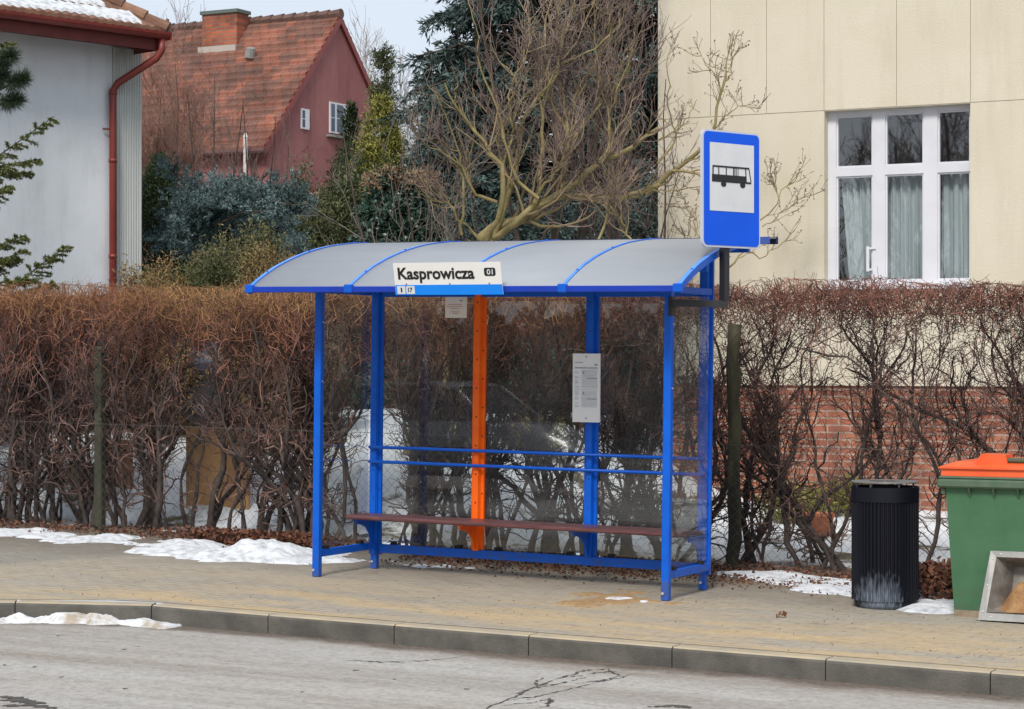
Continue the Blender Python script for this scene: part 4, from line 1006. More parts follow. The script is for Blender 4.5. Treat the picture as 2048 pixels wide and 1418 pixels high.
for f in (.08, .5, .92):
    for (a, c) in ((0, 3), (3, 2), (0, 1)):
        p = Vector(outer[a]).lerp(Vector(outer[c]), f); q = Vector(inner[a]).lerp(Vector(inner[c]), f); m_ = p.lerp(q, .5); b_.tube([m_, m_+Vector((0, -.006, .002))], .006, 6)
b_.split('rivet', M['bolt'], ct)
nx_, ny_ = 40, 20; Xs, Ys = np.meshgrid(np.linspace(hx0+.01, hx1-.0, nx_), np.linspace(-.185, .03, ny_), indexing='ij')
Zs = .068+.19*smooth((Ys+.20)/.2)*smooth((Xs-hx0+.0)/.20)*smooth((hx1-.0-Xs)/.2)+.012*fbm(Xs, Ys, 71, 5, 25)*smooth((Ys+.19)/.05)
idx = np.arange(nx_*ny_).reshape(nx_, ny_)
npmesh('sand', np.stack([Xs, Ys, Zs], -1).reshape(-1, 3), np.stack([idx[:-1, :-1], idx[1:, :-1], idx[1:, 1:], idx[:-1, 1:]], -1).reshape(-1, 4), mat('damp_sand', (.22,.11,.045), .9, (.38,.215,.095), 14, bump=.6, bscale=80), ct, True)
b_ = MB(); b_.box(.0, .20, .0, .14, .004, .05); b_.box(CW-.2, CW, 0, .14, .004, .05); b_.box(0, .2, CD-.14, CD, .004, .05); b_.box(CW-.2, CW, CD-.14, CD, .004, .05); b_.split('support_block', mat('block_wood', (.20,.15,.10), .9, (.3,.24,.17), 12), ct)

# ================================================================== CHAIN-LINK FENCE
FY = 2.30
fc = thing('chain_link_fence', 'low chain-link fence with mossy concrete posts standing in front of the hedge', 'fence', (0, FY, 0))
pit = .062; hf = 1.02; xa, xb = -9.5, 7.5
starts = np.arange(xa-hf, xb, pit*1.414)
def wires(sgn, yoff):
    x0 = starts if sgn > 0 else starts+hf
    n = len(starts); k = 3; t = np.linspace(0, 1, k)
    Xw = x0[:, None]+sgn*hf*t[None]; Zw = .03+hf*t[None]+0*Xw; P = np.stack([Xw, np.full_like(Xw, FY+yoff), Zw+gz(Xw)], -1); return tubes(P, np.full((n, k), .0013), 3)
M['fencewire'] = mat('fence_wire', (.10,.10,.095), .6, metal=.3)
V, F = join([wires(1, -.003), wires(-1, .003)]); under(npmesh('wire_mesh', V, F, M['fencewire']), fc)
b_ = MB()
for z in (.04, 1.05): b_.tube([(xa, FY, z+float(gz(xa))), (xb, FY, z+float(gz(xb)))], .0022, 5)
[under(o_, fc) for o_ in b_.split('tension_wire', M['fencewire'])]
M['post'] = mat('mossy_concrete', (.022,.024,.014), .9, (.06,.06,.038), 5, stretch=(1, 1, .4), bump=.5, bscale=30)
for x, h in ((-4.0, 1.80), (-7.2, 1.8), (5.9, 1.6)):
    b_ = MB(); z = float(gz(x)); b_.bbox(x-.045, x+.045, FY+.012, FY+.10, z-.05, z+h, .012); under(b_.build('post', M['post']), fc)

x = 2.605; z = float(gz(x)); rp_ = np.random.default_rng(6)
b_ = MB(); b_.tube([(x+rp_.normal(0, .007), FY+.06+rp_.normal(0, .006), z-.05+2.1*k/14) for k in range(15)], [.056+rp_.normal(0, .005) for k in range(15)], 9)
M['logpost'] = mat('weathered_log', (.020,.019,.012), .95, (.085,.078,.042), 7, stretch=(1, 1, .25), lo=.4, hi=.65, bump=1.0, bscale=40)
tag(b_.build('wooden_post', M['logpost'], smooth=True), 'dark mossy log post in the hedge just right of the shelter', 'post')

# ================================================================== HEDGE
def hedge(name, label, x0, x1, ytop, seed, dense, mats, stem_r=(.012, .024), open_=False, ymid=2.78, top=2.28):
    global rng
    rng = np.random.default_rng(seed)
    root = thing(name, label, 'hedge', ((x0+x1)/2, ymid, 0))
    n = int((x1-x0)*dense)
    X = np.sort(rng.uniform(x0, x1, n)); Y = ymid+rng.normal(0, .16, n)
    P0 = np.stack([X, Y, gz(X)-.02], -1); D0 = np.stack([rng.normal(0, .16, n), rng.normal(0, .10, n), np.ones(n)], -1)
    hh = rng.uniform(2.0, 2.9, n); K = 18
    P = walk(P0, D0, hh*1.08, K, .20 if open_ else .17, .11); zmx = top-rng.uniform(.10, .5, n)+gz(X); zt_ = P[:, -1, 2]; P[:, :, 2] = P[:, :1, 2]+(P[:, :, 2]-P[:, :1, 2])*np.minimum(1, zmx/zt_)[:, None]; P[:, :, 1] = ymid+np.clip(P[:, :, 1]-ymid, -.42, .5)
    R = rng.uniform(*stem_r, n)[:, None]*np.linspace(1, .26, K)[None]*(1+.14*rng.normal(0, 1, (n, K)))
    parts = [tubes(P, R, 5)]
    P1, R1 = grow(P, R, 4 if open_ else 6, .80, .42, 9, .30, .20, .66, .0045, .28 if open_ else .30, .92); P1[:, :, 2] = np.minimum(P1[:, :, 2], top-.03+gz(P1[:, :, 0])+.05*np.sin(P1[:, :, 0]*9)); P1[:, :, 1] = ymid+np.clip(P1[:, :, 1]-ymid, -.5, .6)
    parts.append(tubes(P1, R1, 4))
    V, F = join(parts)
    under(npmesh('stems', V, F, M['stem']), root)['kind'] = 'stuff'
    P2, R2 = grow(P1, R1, 7 if open_ else 5, .42, .7, 7, .38, .18, .6, .0038, .1, 1.)
    P3, R3 = grow(P, R, 36 if open_ else 27, .42, .8, 7, .40, .10, .4, .0038, .07 if open_ else .10, 1.)
    Pa = np.concatenate([P2, P3]); Ra = np.concatenate([R2, R3])
    P4, R4 = grow(Pa, Ra, 3 if open_ else 2, .22, .85, 5, .42, .12, .7, .0028, .15, 1.)
    # dense clipped top
    nt_ = int((x1-x0)*(900 if open_ else 1150)); zc = np.abs(rng.normal(0, .26 if not open_ else .15, nt_))
    Xt = rng.uniform(x0, x1, nt_); Pt = np.stack([Xt, ymid+rng.normal(0, .27, nt_), top-.06-zc+gz(Xt)], -1)
    Dt = np.stack([rng.normal(0, .6, nt_), rng.normal(0, .6, nt_), np.abs(rng.normal(.7, .5, nt_))], -1)
    P5 = walk(Pt, Dt, rng.uniform(.12, .36, nt_), 5, .46, .05); R5_ = rng.uniform(.0024, .0042, nt_)[:, None]*np.linspace(1, .5, 5)[None]
    allP = [(P4, R4), (P5, R5_), (Pa, Ra)]
    lim = top+.03+.035*np.sin(np.arange(0))
    out_ = {0: [], 1: [], 2: []}
    for P_, R_ in allP:
        if P_.shape[1] < 5:
            P_ = np.concatenate([P_, P_[:, -1:]+ (P_[:, -1:]-P_[:, -2:-1])*.3], 1); R_ = np.concatenate([R_, R_[:, -1:]*.6], 1)
        # clip at the trimmed top and faces
        lx = top+gz(P_[:, :, 0])+.03*np.sin(P_[:, :, 0]*2.3)+.02*np.sin(P_[:, :, 0]*7.1)
        over = P_[:, :, 2] > lx+rng.exponential(.045, P_.shape[:1])[:, None]
        P_ = P_.copy(); P_[:, :, 2] = np.where(over, lx+(P_[:, :, 2]-lx)*.12+.03, P_[:, :, 2]); P_[:, :, 1] = ymid+np.clip(P_[:, :, 1]-ymid, -.52, .60)
        P_[:, :, 2] = np.maximum(P_[:, :, 2], gz(P_[:, :, 0])+.01)
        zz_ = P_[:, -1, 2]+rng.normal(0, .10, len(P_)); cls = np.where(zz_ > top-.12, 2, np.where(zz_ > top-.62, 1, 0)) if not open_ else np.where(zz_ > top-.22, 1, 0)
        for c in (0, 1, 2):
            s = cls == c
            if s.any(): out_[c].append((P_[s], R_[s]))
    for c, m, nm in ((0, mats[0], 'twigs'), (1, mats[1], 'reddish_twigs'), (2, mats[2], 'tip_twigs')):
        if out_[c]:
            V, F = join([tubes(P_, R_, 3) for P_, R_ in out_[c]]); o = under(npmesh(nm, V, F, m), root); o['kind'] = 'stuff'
    return root
hedge('bare_hedge', 'dense leafless hedge with tan clipped top, left of and behind the shelter', -9.2, 1.35, 0, 5, 14, (M['twig'], M['twigred'], M['twigtan']), (.014, .038), top=2.36)
hedge('bare_hedge', 'open leafless hedge with thick dark stems in front of the brick plinth', 1.35, 7.6, 0, 9, 12.5, (M['twig'], M['twigred'], M['twigred']), (.012, .036), True, top=2.37)

# things seen through the hedge
b_ = MB(); q0, q1 = at(372, 1045, 3.9), at(497, 855, 3.9)
b_.box(float(q0[0]), float(q1[0]), 3.9, 3.93, float(tz(-4., 3.9))-.02, float(q1[2]))
cbt = b_.build('plywood_sheet', mat('tan_plywood', (.36,.19,.075), .8, (.46,.27,.12), 2, stretch=(3, 1, .4))); tag(cbt, 'upright tan plywood sheet behind the left hedge near the shelter', 'board')
b_ = MB(); q0, q1 = at(205, 1050, 4.2), at(245, 880, 4.2); b_.box(float(q0[0]), float(q1[0])+.12, 4.2, 4.23, 0, float(q1[2])); tag(b_.build('plywood_sheet', mat('orange_plywood', (.27,.12,.06), .8, (.36,.18,.09), 2)), 'narrow reddish plank sheet behind the mossy fence post at left', 'board')
b_ = MB(); q0, q1 = at(120, 1000, 4.0), at(190, 905, 4.0)
b_.prism([(q0[0], q0[2]), (q0[0]+.45, q0[2]), (q1[0]+.25, q1[2]), (q1[0]+.1, q1[2])], lambda u, w_, t: (u, t, w_), 4.0, 4.04); tag(b_.build('leaning_board', mat('dark_brown_board', (.09,.03,.028), .8, (.13,.05,.045), 3)), 'dark brown board leaning in the snow behind the hedge at far left', 'board')
pt_ = at(1636, 1078, 5.4); b_ = MB(); b_.lathe([(0, 0), (.10, 0), (.155, .20), (.165, .20), (.165, .235), (.14, .235), (.13, .2), (0, .19)], (pt_[0], 5.4, float(tz(pt_[0], 5.4))), 20)
tag(b_.build('terracotta_pot', mat('terracotta', (.48,.14,.05), .8), smooth=True), 'orange terracotta pot standing in the snow behind the right hedge', 'pot')

# ================================================================== TREES AND SHRUBS
rng = np.random.default_rng(77)
def resamp(pts, K):
    pts = np.asarray(pts, float); d = np.r_[0, np.cumsum(np.linalg.norm(np.diff(pts, axis=0), axis=1))]; t = np.linspace(0, d[-1], K)
    return np.stack([np.interp(t, d, pts[:, i]) for i in range(3)], -1)
def zc(X, Y): return (820+X/2.894, Y/2.894)      # reading coordinates of limbs off an enlarged crop
def zw(X, Y): return (1300+X/2.676, 50+Y/2.676)
def limb(pts, y0, y1, r0, r1, fn):
    n = len(pts); P = np.array([at(*fn(*p), y0+(y1-y0)*i/(n-1)) for i, p in enumerate(pts)])
    K = 14; P = resamp(P, K); P[1:-1] += rng.normal(0, .012, (K-2, 3)); return P, np.linspace(r0, r1, K)
LM = []
base = at(951, 484, 5.0)
ground_pt = np.array([base[0]-.75, 5.0, float(tz(base[0]-.75, 5.0))-.05])
def trunk(dx, dy, r):
    p = [ground_pt+np.array([dx, dy, 0]), ground_pt*.5+base*.5+np.array([dx*.8-.12, dy, .1]), base+np.array([dx, dy, 0])]
    return resamp(p, 14)+0, np.linspace(r*1.35, r, 14)
for dx, dy, r in ((0, 0, .075), (.12, .15, .06), (.28, -.1, .05), (.42, .1, .045)): LM.append(trunk(dx, dy, r))
L0 = [([(400,1390),(540,1300),(640,1260),(760,1180),(800,1150),(900,1095),(1000,1020),(1080,940),(1200,910),(1340,800),(1440,740)], 5.0, 5.6, .072, .022),
 ([(430,1400),(600,1300),(700,1250),(800,1150),(900,1135),(1080,1140),(1200,1160),(1330,1110),(1440,1070)], 5.1, 6.6, .060, .032),
 ([(470,1400),(620,1290),(690,1220),(745,1150),(755,1000),(770,800),(765,600),(740,450)], 5.0, 5.3, .050, .012),
 ([(450,1400),(510,1290),(530,1150),(540,950),(430,820),(340,720),(250,600),(200,480)], 4.9, 4.4, .045, .010),
 ([(480,1390),(520,1270),(600,1040),(640,800),(660,700),(760,560),(800,500),(830,430)], 5.0, 5.0, .040, .010),
 ([(875,1090),(905,900),(910,700),(900,600),(870,480)], 5.3, 5.5, .040, .012),
 ([(905,740),(830,640),(815,540),(800,400),(780,250),(790,80),(830,-40)], 5.4, 5.8, .028, .006),
 ([(910,700),(960,560),(1010,440),(1090,330),(1200,150)], 5.4, 6.2, .022, .006),
 ([(910,830),(1030,700),(1100,600),(1180,520),(1280,380)], 5.4, 6.0, .022, .006),
 ([(500,1170),(390,1130),(300,970),(200,900),(90,830)], 4.9, 4.2, .028, .007),
 ([(745,1150),(620,1040),(590,930),(520,700),(480,560),(400,400),(375,130)], 5.0, 4.6, .026, .005),
 ([(740,1130),(840,1000),(900,900),(960,860)], 5.1, 5.0, .018, .006),
 ([(640,800),(560,640),(620,470),(470,280)], 5.0, 4.8, .018, .005),
 ([(600,720),(630,600),(760,460),(900,360),(1050,300),(1230,130)], 5.0, 5.6, .022, .005),
 ([(1080,940),(1160,860),(1150,650),(1240,420),(1300,250)], 5.5, 6.0, .022, .005),
 ([(1200,1160),(1170,960),(1160,700),(1100,420),(1060,180),(1090,0)], 5.7, 6.0, .020, .005),
 ([(300,1360),(310,1100),(270,850),(200,650),(150,540)], 4.7, 4.3, .020, .005),
 ([(540,950),(600,760),(560,560),(680,330),(700,100)], 4.9, 5.0, .018, .005),
 ([(1090,1390),(1170,1170),(1250,1000)], 5.2, 5.6, .018, .007), ([(1290,1400),(1150,1180),(1020,1130)], 5.3, 5.3, .018, .008),
 ([(400,1390),(230,1180),(100,1150),(30,1080)], 4.9, 4.3, .018, .005),
 ([(760,560),(860,420),(870,250),(940,80),(960,-60)], 5.1, 5.5, .018, .005),
 ([(250,600),(270,480),(240,380)], 4.4, 4.2, .010, .004)]
for p, a, c, r0, r1 in L0: LM.append(limb(p, a, c, r0, r1, zc))
W0 = [([(-20,905),(40,860),(110,780),(240,700),(300,640),(360,550),(365,440),(400,330),(415,180),(435,50)], 6.6, 6.9, .034, .005),
 ([(360,430),(385,350),(350,280),(290,200),(270,150)], 6.8, 7.0, .012, .004),
 ([(40,620),(150,560),(220,480),(250,400)], 6.4, 6.8, .012, .004), ([(40,740),(120,660),(140,590),(100,480),(95,200),(110,130)], 6.4, 6.9, .014, .004),
 ([(370,520),(430,470),(480,430),(590,450)], 6.8, 7.1, .008, .003),
 ([(110,780),(260,800),(450,1000),(600,1050),(690,960),(720,870),(800,790)], 6.6, 7.2, .020, .004),
 ([(600,1080),(680,1030),(760,960),(850,900)], 7.1, 7.3, .008, .003),
 ([(420,1300),(500,1210),(600,1245),(700,1170),(780,1090)], 6.8, 7.2, .012, .003), ([(690,960),(670,820),(690,750)], 7.1, 7.3, .007, .003),
 ([(0,880),(120,890),(240,860),(300,870)], 6.5, 6.7, .010, .004), ([(240,1130),(230,1000),(180,930)], 6.6, 6.8, .008, .003), ([(430,1240),(330,1160),(200,1120),(110,1100)], 6.7, 6.9, .008, .003),
 ([(410,300),(440,240),(450,170),(440,100)], 6.9, 7.0, .007, .003)]
WL = [limb(p, a, c, r0, r1, zw) for p, a, c, r0, r1 in W0]
def stack(L): return np.array([p for p, r in L]), np.array([r for p, r in L])
P0, R0 = stack(LM); PW_, RW = stack(WL); R0[4:] *= .80; RW *= .85
root = thing('bare_tree', 'big leaning leafless tree with mossy yellow-green limbs behind the shelter', 'tree', tuple(ground_pt))
V, F = tubes(P0[:4], R0[:4], 8); under(npmesh('trunk', V, F, M['bark'], smooth=True), root)
V, F = tubes(np.concatenate([P0[4:], PW_]), np.concatenate([R0[4:], RW]), 6); o = under(npmesh('limbs', V, F, M['bark'], smooth=True), root)
A1, B1 = grow(P0[4:], R0[4:], 11, .66, .45, 9, .19, .13, .5, .0065, .12, 1., bias=(0, 0, .18))
_d = A1[:, 4]-_C; _z = _d@_FW; _u = 1024+F_PX*(_d@_RT)/_z; _v = V0-F_PX*_d[:, 2]/_z
_k = ~((_u < 1040) & (_v < 215) & (rng.random(len(A1)) < .85)) & ~((_v > 330) & (_u < 980) & (rng.random(len(A1)) < .3)); A1, B1 = A1[_k], B1[_k]
A2, B2 = grow(A1, B1, 5, .38, .5, 7, .24, .12, .62, .0046, .1, 1.)
A3, B3 = grow(A2, B2, 2, .26, .5, 5, .3, .06, .65, .0026, .15, 1.)
C1, D1 = grow(PW_, RW, 7, .34, .5, 6, .16, .12, .5, .0045, .1, 1.)
C2, D2 = grow(C1, D1, 4, .16, .5, 4, .2, .10, .65, .0032, .2, 1.)
C2[:, :, 1] = np.minimum(C2[:, :, 1], 7.9); C1[:, :, 1] = np.minimum(C1[:, :, 1], 7.85)
V, F = join([tubes(A1, B1, 4), tubes(C1, D1, 4)]); o = under(npmesh('branches', V, F, M['barkgreen']), root); o['kind'] = 'stuff'
V, F = join([tubes(A2, B2, 3), tubes(A3, B3, 3), tubes(C2, D2, 3)]); o = under(npmesh('twigs', V, F, M['barkfine']), root); o['kind'] = 'stuff'
bt = C2[:, -1]; V, F = leaves(np.repeat(bt, 2, 0), rng.normal(0, 1, (len(bt)*2, 3)), .030, .007, .2); o = under(npmesh('buds', V, F, mat('buds', (.17,.10,.06), .8)), root); o['kind'] = 'stuff'

def bare(name, label, x, y, h, spread, nst, seed, mt, mb_=None, z=None, n=(7, 6, 4), rad=.03, lens=(.45, .28, .14), fine=1.0, cat='tree', group=None, loc=None, lean=(0, 0)):
    global rng
    rng = np.random.default_rng(seed); zb = float(tz(x, min(y, 13.9))) if z is None else z
    root = thing(name, label, cat, (x, y, zb), group=group)
    P0 = np.stack([x+rng.normal(0, .06, nst), y+rng.normal(0, .06, nst), np.full(nst, zb-.05)], -1); D = np.stack([rng.normal(lean[0], spread, nst), rng.normal(lean[1], spread, nst), np.ones(nst)], -1)
    P = walk(P0, D, h*rng.uniform(.75, 1.0, nst), 12, .06, .05); R = (rad*rng.uniform(.7, 1, nst))[:, None]*np.linspace(1, .2, 12)[None]
    V, F = tubes(P, R, 6); under(npmesh('trunk' if cat == 'tree' else 'stems', V, F, mb_ or M['darktrunk'], smooth=True), root)
    ps = []
    for n_, l in zip(n, lens):
        P, R = grow(P, R, n_, h*l, .45, 6, .14, .10, .6, .0025*fine, .18, 1.); ps.append(tubes(P, R, 3))
    V, F = join(ps); o = under(npmesh('crown' if cat == 'tree' else 'twigs', V, F, mt), root); o['kind'] = 'stuff'; return root

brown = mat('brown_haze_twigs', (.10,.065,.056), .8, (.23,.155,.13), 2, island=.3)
greyt = mat('grey_twigs', (.14,.12,.105), .8, (.21,.18,.15), 2, island=.3)
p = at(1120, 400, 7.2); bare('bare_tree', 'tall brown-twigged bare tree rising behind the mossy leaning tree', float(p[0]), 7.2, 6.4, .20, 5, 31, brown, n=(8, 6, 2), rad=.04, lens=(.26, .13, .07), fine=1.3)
p = at(1270, 400, 7.0); bare('bare_shrub', 'brown multi-stemmed shrub beside the corner of the cream building', float(p[0])-.1, 7.0, 4.6, .12, 4, 33, brown, n=(7, 4, 2), lens=(.24, .14, .07), fine=1.4, cat='shrub')
p = at(900, 400, 6.0); bare('bare_shrub', 'grey-purple twiggy shrub left of the leaning mossy tree', float(p[0]), 6.0, 3.7, .24, 8, 35, greyt, n=(7, 4, 2), lens=(.24, .14, .08), fine=1.3, cat='shrub')
p = at(320, 300, 17); bare('bare_shrub', 'brown feathery bare shrub beside the white house corner', float(p[0]), 17, 7.0, .10, 12, 36, mat('russet_twigs', (.20,.095,.07), .8, (.27,.15,.11), 2, island=.25), n=(12, 10, 4), lens=(.2, .12, .07), fine=1.9, cat='shrub', z=0)
p = at(462, 330, 16); bare('bare_tree', 'thin upright bare tree in front of the orange tile roof', float(p[0]), 16, 6.9, .15, 8, 37, mat('reddish_grey_twigs', (.16,.095,.075), .8, (.22,.14,.11), 2, island=.25), n=(6, 5, 2), rad=.035, lens=(.26, .14, .08), fine=1.7, z=.2)
p = at(545, 340, 17); bare('bare_shrub', 'slender leafless shrub against the red gable wall', float(p[0]), 17, 5.6, .07, 6, 38, greyt, n=(6, 5, 2), lens=(.24, .12, .07), fine=1.5, cat='shrub', z=.2)
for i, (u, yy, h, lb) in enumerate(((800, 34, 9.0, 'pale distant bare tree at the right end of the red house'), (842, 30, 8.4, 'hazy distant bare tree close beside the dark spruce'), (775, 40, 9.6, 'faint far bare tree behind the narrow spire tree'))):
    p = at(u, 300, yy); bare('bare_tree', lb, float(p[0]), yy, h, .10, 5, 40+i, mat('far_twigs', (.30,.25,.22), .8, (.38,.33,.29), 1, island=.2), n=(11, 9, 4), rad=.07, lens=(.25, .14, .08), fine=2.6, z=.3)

def conifer(name, label, x, y, z0, h, prof, m, nbr=120, drop=.25, sub=9, leafn=7, leaf=(.13, .017), seed=1, tr=.12, bend=None, up=0.1, sublen=.34, tmin=.02):
    "prof: radius against height fraction"
    global rng
    rng = np.random.default_rng(seed); root = thing(name, label, 'tree', (x, y, z0))
    b_ = MB(); zs = np.linspace(0, h, 9); b_.tube([(x, y, z0+z) for z in zs], [tr*(1-.93*z/h) for z in zs], 8); under(b_.build('trunk', M['darktrunk'], smooth=True), root)
    t = np.sort(rng.uniform(tmin, .995, nbr)); R = np.interp(t, [p[0] for p in prof], [p[1] for p in prof])*rng.uniform(.68, 1.12, nbr)
    az = rng.uniform(0, 2*PI, nbr); K = 7; f = np.linspace(0, 1, K)
    dirx, diry = np.cos(az), np.sin(az)
    rr_ = R[:, None]*f[None]; zz = z0+(t*h)[:, None] + up*rr_ - drop*(rr_**2)/np.maximum(R[:, None], .3) + .10*drop*R[:, None]*f[None]**4*3
    az2 = az[:, None]+rng.normal(0, .12, (nbr, 1))*f[None]
    P = np.stack([x+np.cos(az2)*rr_, y+np.sin(az2)*rr_, zz], -1); Rb = np.maximum(.018*R[:, None], .01)*np.linspace(1, .3, K)[None]
    V, F = tubes(P, Rb, 4); under(npmesh('branches', V, F, M['darktrunk']), root)['kind'] = 'stuff'
    pt, tg, r, tt = sample(P, Rb, sub*2, .18, 1.0)
    d = unit(tg*1.0+rng.normal(0, .55, tg.shape)*np.array([1, 1, .6])+np.array([0, 0, -drop*.7]))
    ln = sublen*rng.uniform(.5, 1.3, len(pt))*(1.15-.5*tt); S = walk(pt, d, ln, 4, .12, 0, drop*.12)
    Rs = np.full((len(S), 4), .004)
    q, tg2, _, _ = sample(S, Rs, leafn, 0, 1.0)
    V, F = leaves(q, tg2, leaf[0], leaf[1], .55)
    under(npmesh('needles', V, F, m), root)['kind'] = 'stuff'
    return root
# tall dark spruces behind
p = at(1075, 300, 12.); conifer('spruce', 'tall dark blue-green spruce with drooping boughs left of the cream building', float(p[0]), 12., .1, 13.5,
    [(0, 2.0), (.25, 1.95), (.33, 1.7), (.40, 1.85), (.46, 1.5), (.7, 1.25), (1, .1)], M['darkspruce'], 820, .42, 16, 15, (.11, .014), 3, .2, up=.10, sublen=.42)
p = at(1330, 200, 12.5); conifer('spruce', 'second dark spruce half hidden by the cream building corner', float(p[0]), 12.5, .1, 14,
    [(0, 1.5), (.3, 1.4), (.5, 1.2), (.8, .7), (1, .1)], M['darkspruce'], 520, .42, 14, 15, (.11, .014), 4, .2)
p = at(905, 420, 10.5); conifer('spruce', 'lower blue-green spruce at the left foot of the tall dark spruce', float(p[0]), 10.5, .2, 4.9,
    [(0, 1.35), (.4, 1.3), (.7, .85), (.9, .4), (1, .06)], M['spruce'], 300, .30, 14, 16, (.09, .011), 5, .1)
p = at(768, 200, 18.); conifer('spire_tree', 'thin pointed conifer rising beside the red house gable', float(p[0]), 18., .3, 6.75, [(0, .5), (.5, .38), (.75, .22), (.9, .12), (1, .03)], M['olive'], 170, .1, 8, 8, (.07, .009), 6, .06, up=.9, sublen=.25)
# blue spruce bush: broad, irregular
def bush(name, label, x, y, z0, rx, ry, rz, m, nclump, per, clump, leaf, seed, outward=.7, cat='shrub', shape=None, stems=6, up=.15, mask=None):
    global rng
    rng = np.random.default_rng(seed); root = thing(name, label, cat, (x, y, z0))
    u = unit(rng.normal(0, 1, (nclump, 3))); rr_ = rng.uniform(.35, 1.0, nclump)**.45
    bump_ = 1+.16*np.sin(u[:, 0]*5+seed)+.13*np.sin(u[:, 2]*7+u[:, 1]*5+seed*2)
    if shape is not None: 
        hgt = (u[:, 2]*rr_+1)/2; s_ = np.interp(hgt, [p[0] for p in shape], [p[1] for p in shape]); az = rng.uniform(0, 2*PI, nclump)
        hgt = rng.uniform(0, 1, nclump); s_ = np.interp(hgt, [p[0] for p in shape], [p[1] for p in shape])
        C0 = np.stack([np.cos(az)*s_*rr_*bump_, np.sin(az)*s_*rr_*bump_, hgt*2-1], -1); u = unit(C0*np.array([1, 1, .3]))
    else: C0 = u*(rr_*bump_)[:, None]
    C = C0*np.array([rx, ry, rz])+np.array([x, y, z0+rz])
    if mask is not None: k = mask(C); C = C[k]; u = u[k]
    C[:, 2] = np.maximum(C[:, 2], z0+.05)
    n = len(C); ci = np.repeat(np.arange(n), per); cd_ = unit(u+rng.normal(0, .5, u.shape)+np.array([0, 0, up]))
    off = rng.uniform(-.6, .6, (n*per, 1))*clump; Q = C[ci]+cd_[ci]*off+rng.normal(0, clump*.22, (n*per, 3))
    V, F = leaves(Q, cd_[ci]*outward+rng.normal(0, .5, (n*per, 3)), leaf[0], leaf[1], .3)
    under(npmesh('foliage', V, F, m), root)['kind'] = 'stuff'
    P0 = np.tile(np.array([[x, y, z0-.05]]), (stems, 1))+rng.normal(0, .08, (stems, 3))*np.array([1, 1, 0]); D = np.stack([rng.normal(0, .35*rx/max(rz, .1), stems), rng.normal(0, .3*ry/max(rz, .1), stems), np.ones(stems)], -1)
    P = walk(P0, D, np.full(stems, rz*1.3), 7, .08, .05); V, F = tubes(P, np.full((stems, 7), .02)*np.linspace(1, .4, 7)[None], 5); under(npmesh('stems', V, F, M['darktrunk']), root)
    return root
def spruce_bush(name, label, boughs, m, seed, z0, base_):
    "irregular blue spruce: boughs with dense bottle-brush shoots, dark gaps between"
    global rng
    rng = np.random.default_rng(seed); root = thing(name, label, 'tree', tuple(base_))
    P = []; 
    for (u0, v0, u1, v1, ya, yb) in boughs:
        a, c = at(u0, v0, ya), at(u1, v1, yb); mid = (a+c)/2+np.array([0, 0, .10]); P.append(resamp([a, mid, c], 7))
    P = np.array(P); R = np.full(P.shape[:2], .018)*np.linspace(1, .4, 7)[None]
    V, F = tubes(P, R, 5); 
    b_ = MB(); b_.tube([tuple(base_), (base_[0]+.1, base_[1], base_[2]+1.6), (base_[0]-.05, base_[1], base_[2]+2.9)], [.09, .06, .03], 8); under(b_.build('trunk', M['darktrunk']), root)
    under(npmesh('branches', V, F, M['darktrunk']), root)
    S, RS = grow(P, R, 26, .38, .55, 4, .12, .03, .4, .004, .1, 1.)
    S2, RS2 = grow(S, RS, 4, .16, .6, 4, .1, .02, .6, .003, .2, 1.)
    A = np.concatenate([S, S2]); RA = np.concatenate([RS, RS2])
    q, tg, _, _ = sample(A, RA, 26, 0, 1.); V, F = leaves(q, unit(tg*.8+rng.normal(0, .55, tg.shape)), .042, .0055, .2)
    under(npmesh('needles', V, F, m), root)['kind'] = 'stuff'; return root
bz_ = float(tz(-7.1, 9.3))
rb = random.Random(12); boughs = []
cxp, cyp = 455, 470
for k in range(64):
    a = rb.uniform(PI*.98, 2.06*PI); r1_ = rb.uniform(.45, 1.0)
    u1 = cxp+150*math.cos(a)*r1_*1.0; v1 = cyp+15+125*math.sin(a)*r1_
    if v1 < 352 and u1 > 520: v1 += 30
    boughs.append((cxp+40*rb.uniform(-1, 1), cyp+10*rb.random(), u1, v1, 9.3, 9.3+rb.uniform(-1.0, .7)))
boughs += [(430,450,560,425,8.6,8.2), (520,430,590,408,8.5,8.3), (560,440,600,415,8.4,8.3), (400,430,335,335,8.8,8.5), (540,500,600,505,8.4,8.2), (480,420,575,385,8.7,8.5), (400,440,470,400,8.6,8.2)]
spruce_bush('blue_spruce', 'broad bushy blue spruce with pale tips between white house and shelter', boughs, M['bluespruce'], 14, bz_, np.array([-7.1, 9.3, bz_]))
th = lambda top: [(0, .75), (.3, 1), (.6, .85), (.85, .45), (1, .05)]
p = at(318, 400, 10.3); bush('thuja', 'dark green columnar thuja beside the white house corner', float(p[0]), 10.3, .8, .62, .6, 1.86, M['thuja'], 1500, 40, .16, (.045, .009), 15, shape=th(1), cat='tree', up=.6)
p = at(762, 300, 16.); bush('thuja', 'yellow-green conical thuja at the right of the red gable', float(p[0]), 16., .3, 1.0, .9, 2.80, M['ythuja'], 1600, 46, .22, (.07, .012), 16, shape=[(0, 1), (.5, .8), (.75, .5), (.9, .25), (1, .04)], cat='tree', up=.6)
p = at(700, 300, 17.); bush('thuja', 'slim dark columnar conifer in front of the red gable window', float(p[0]), 17., .3, .24, .24, 2.85, M['thuja'], 500, 16, .14, (.10, .014), 17, shape=[(0, 1), (.8, .8), (1, .2)], cat='tree', up=.6)
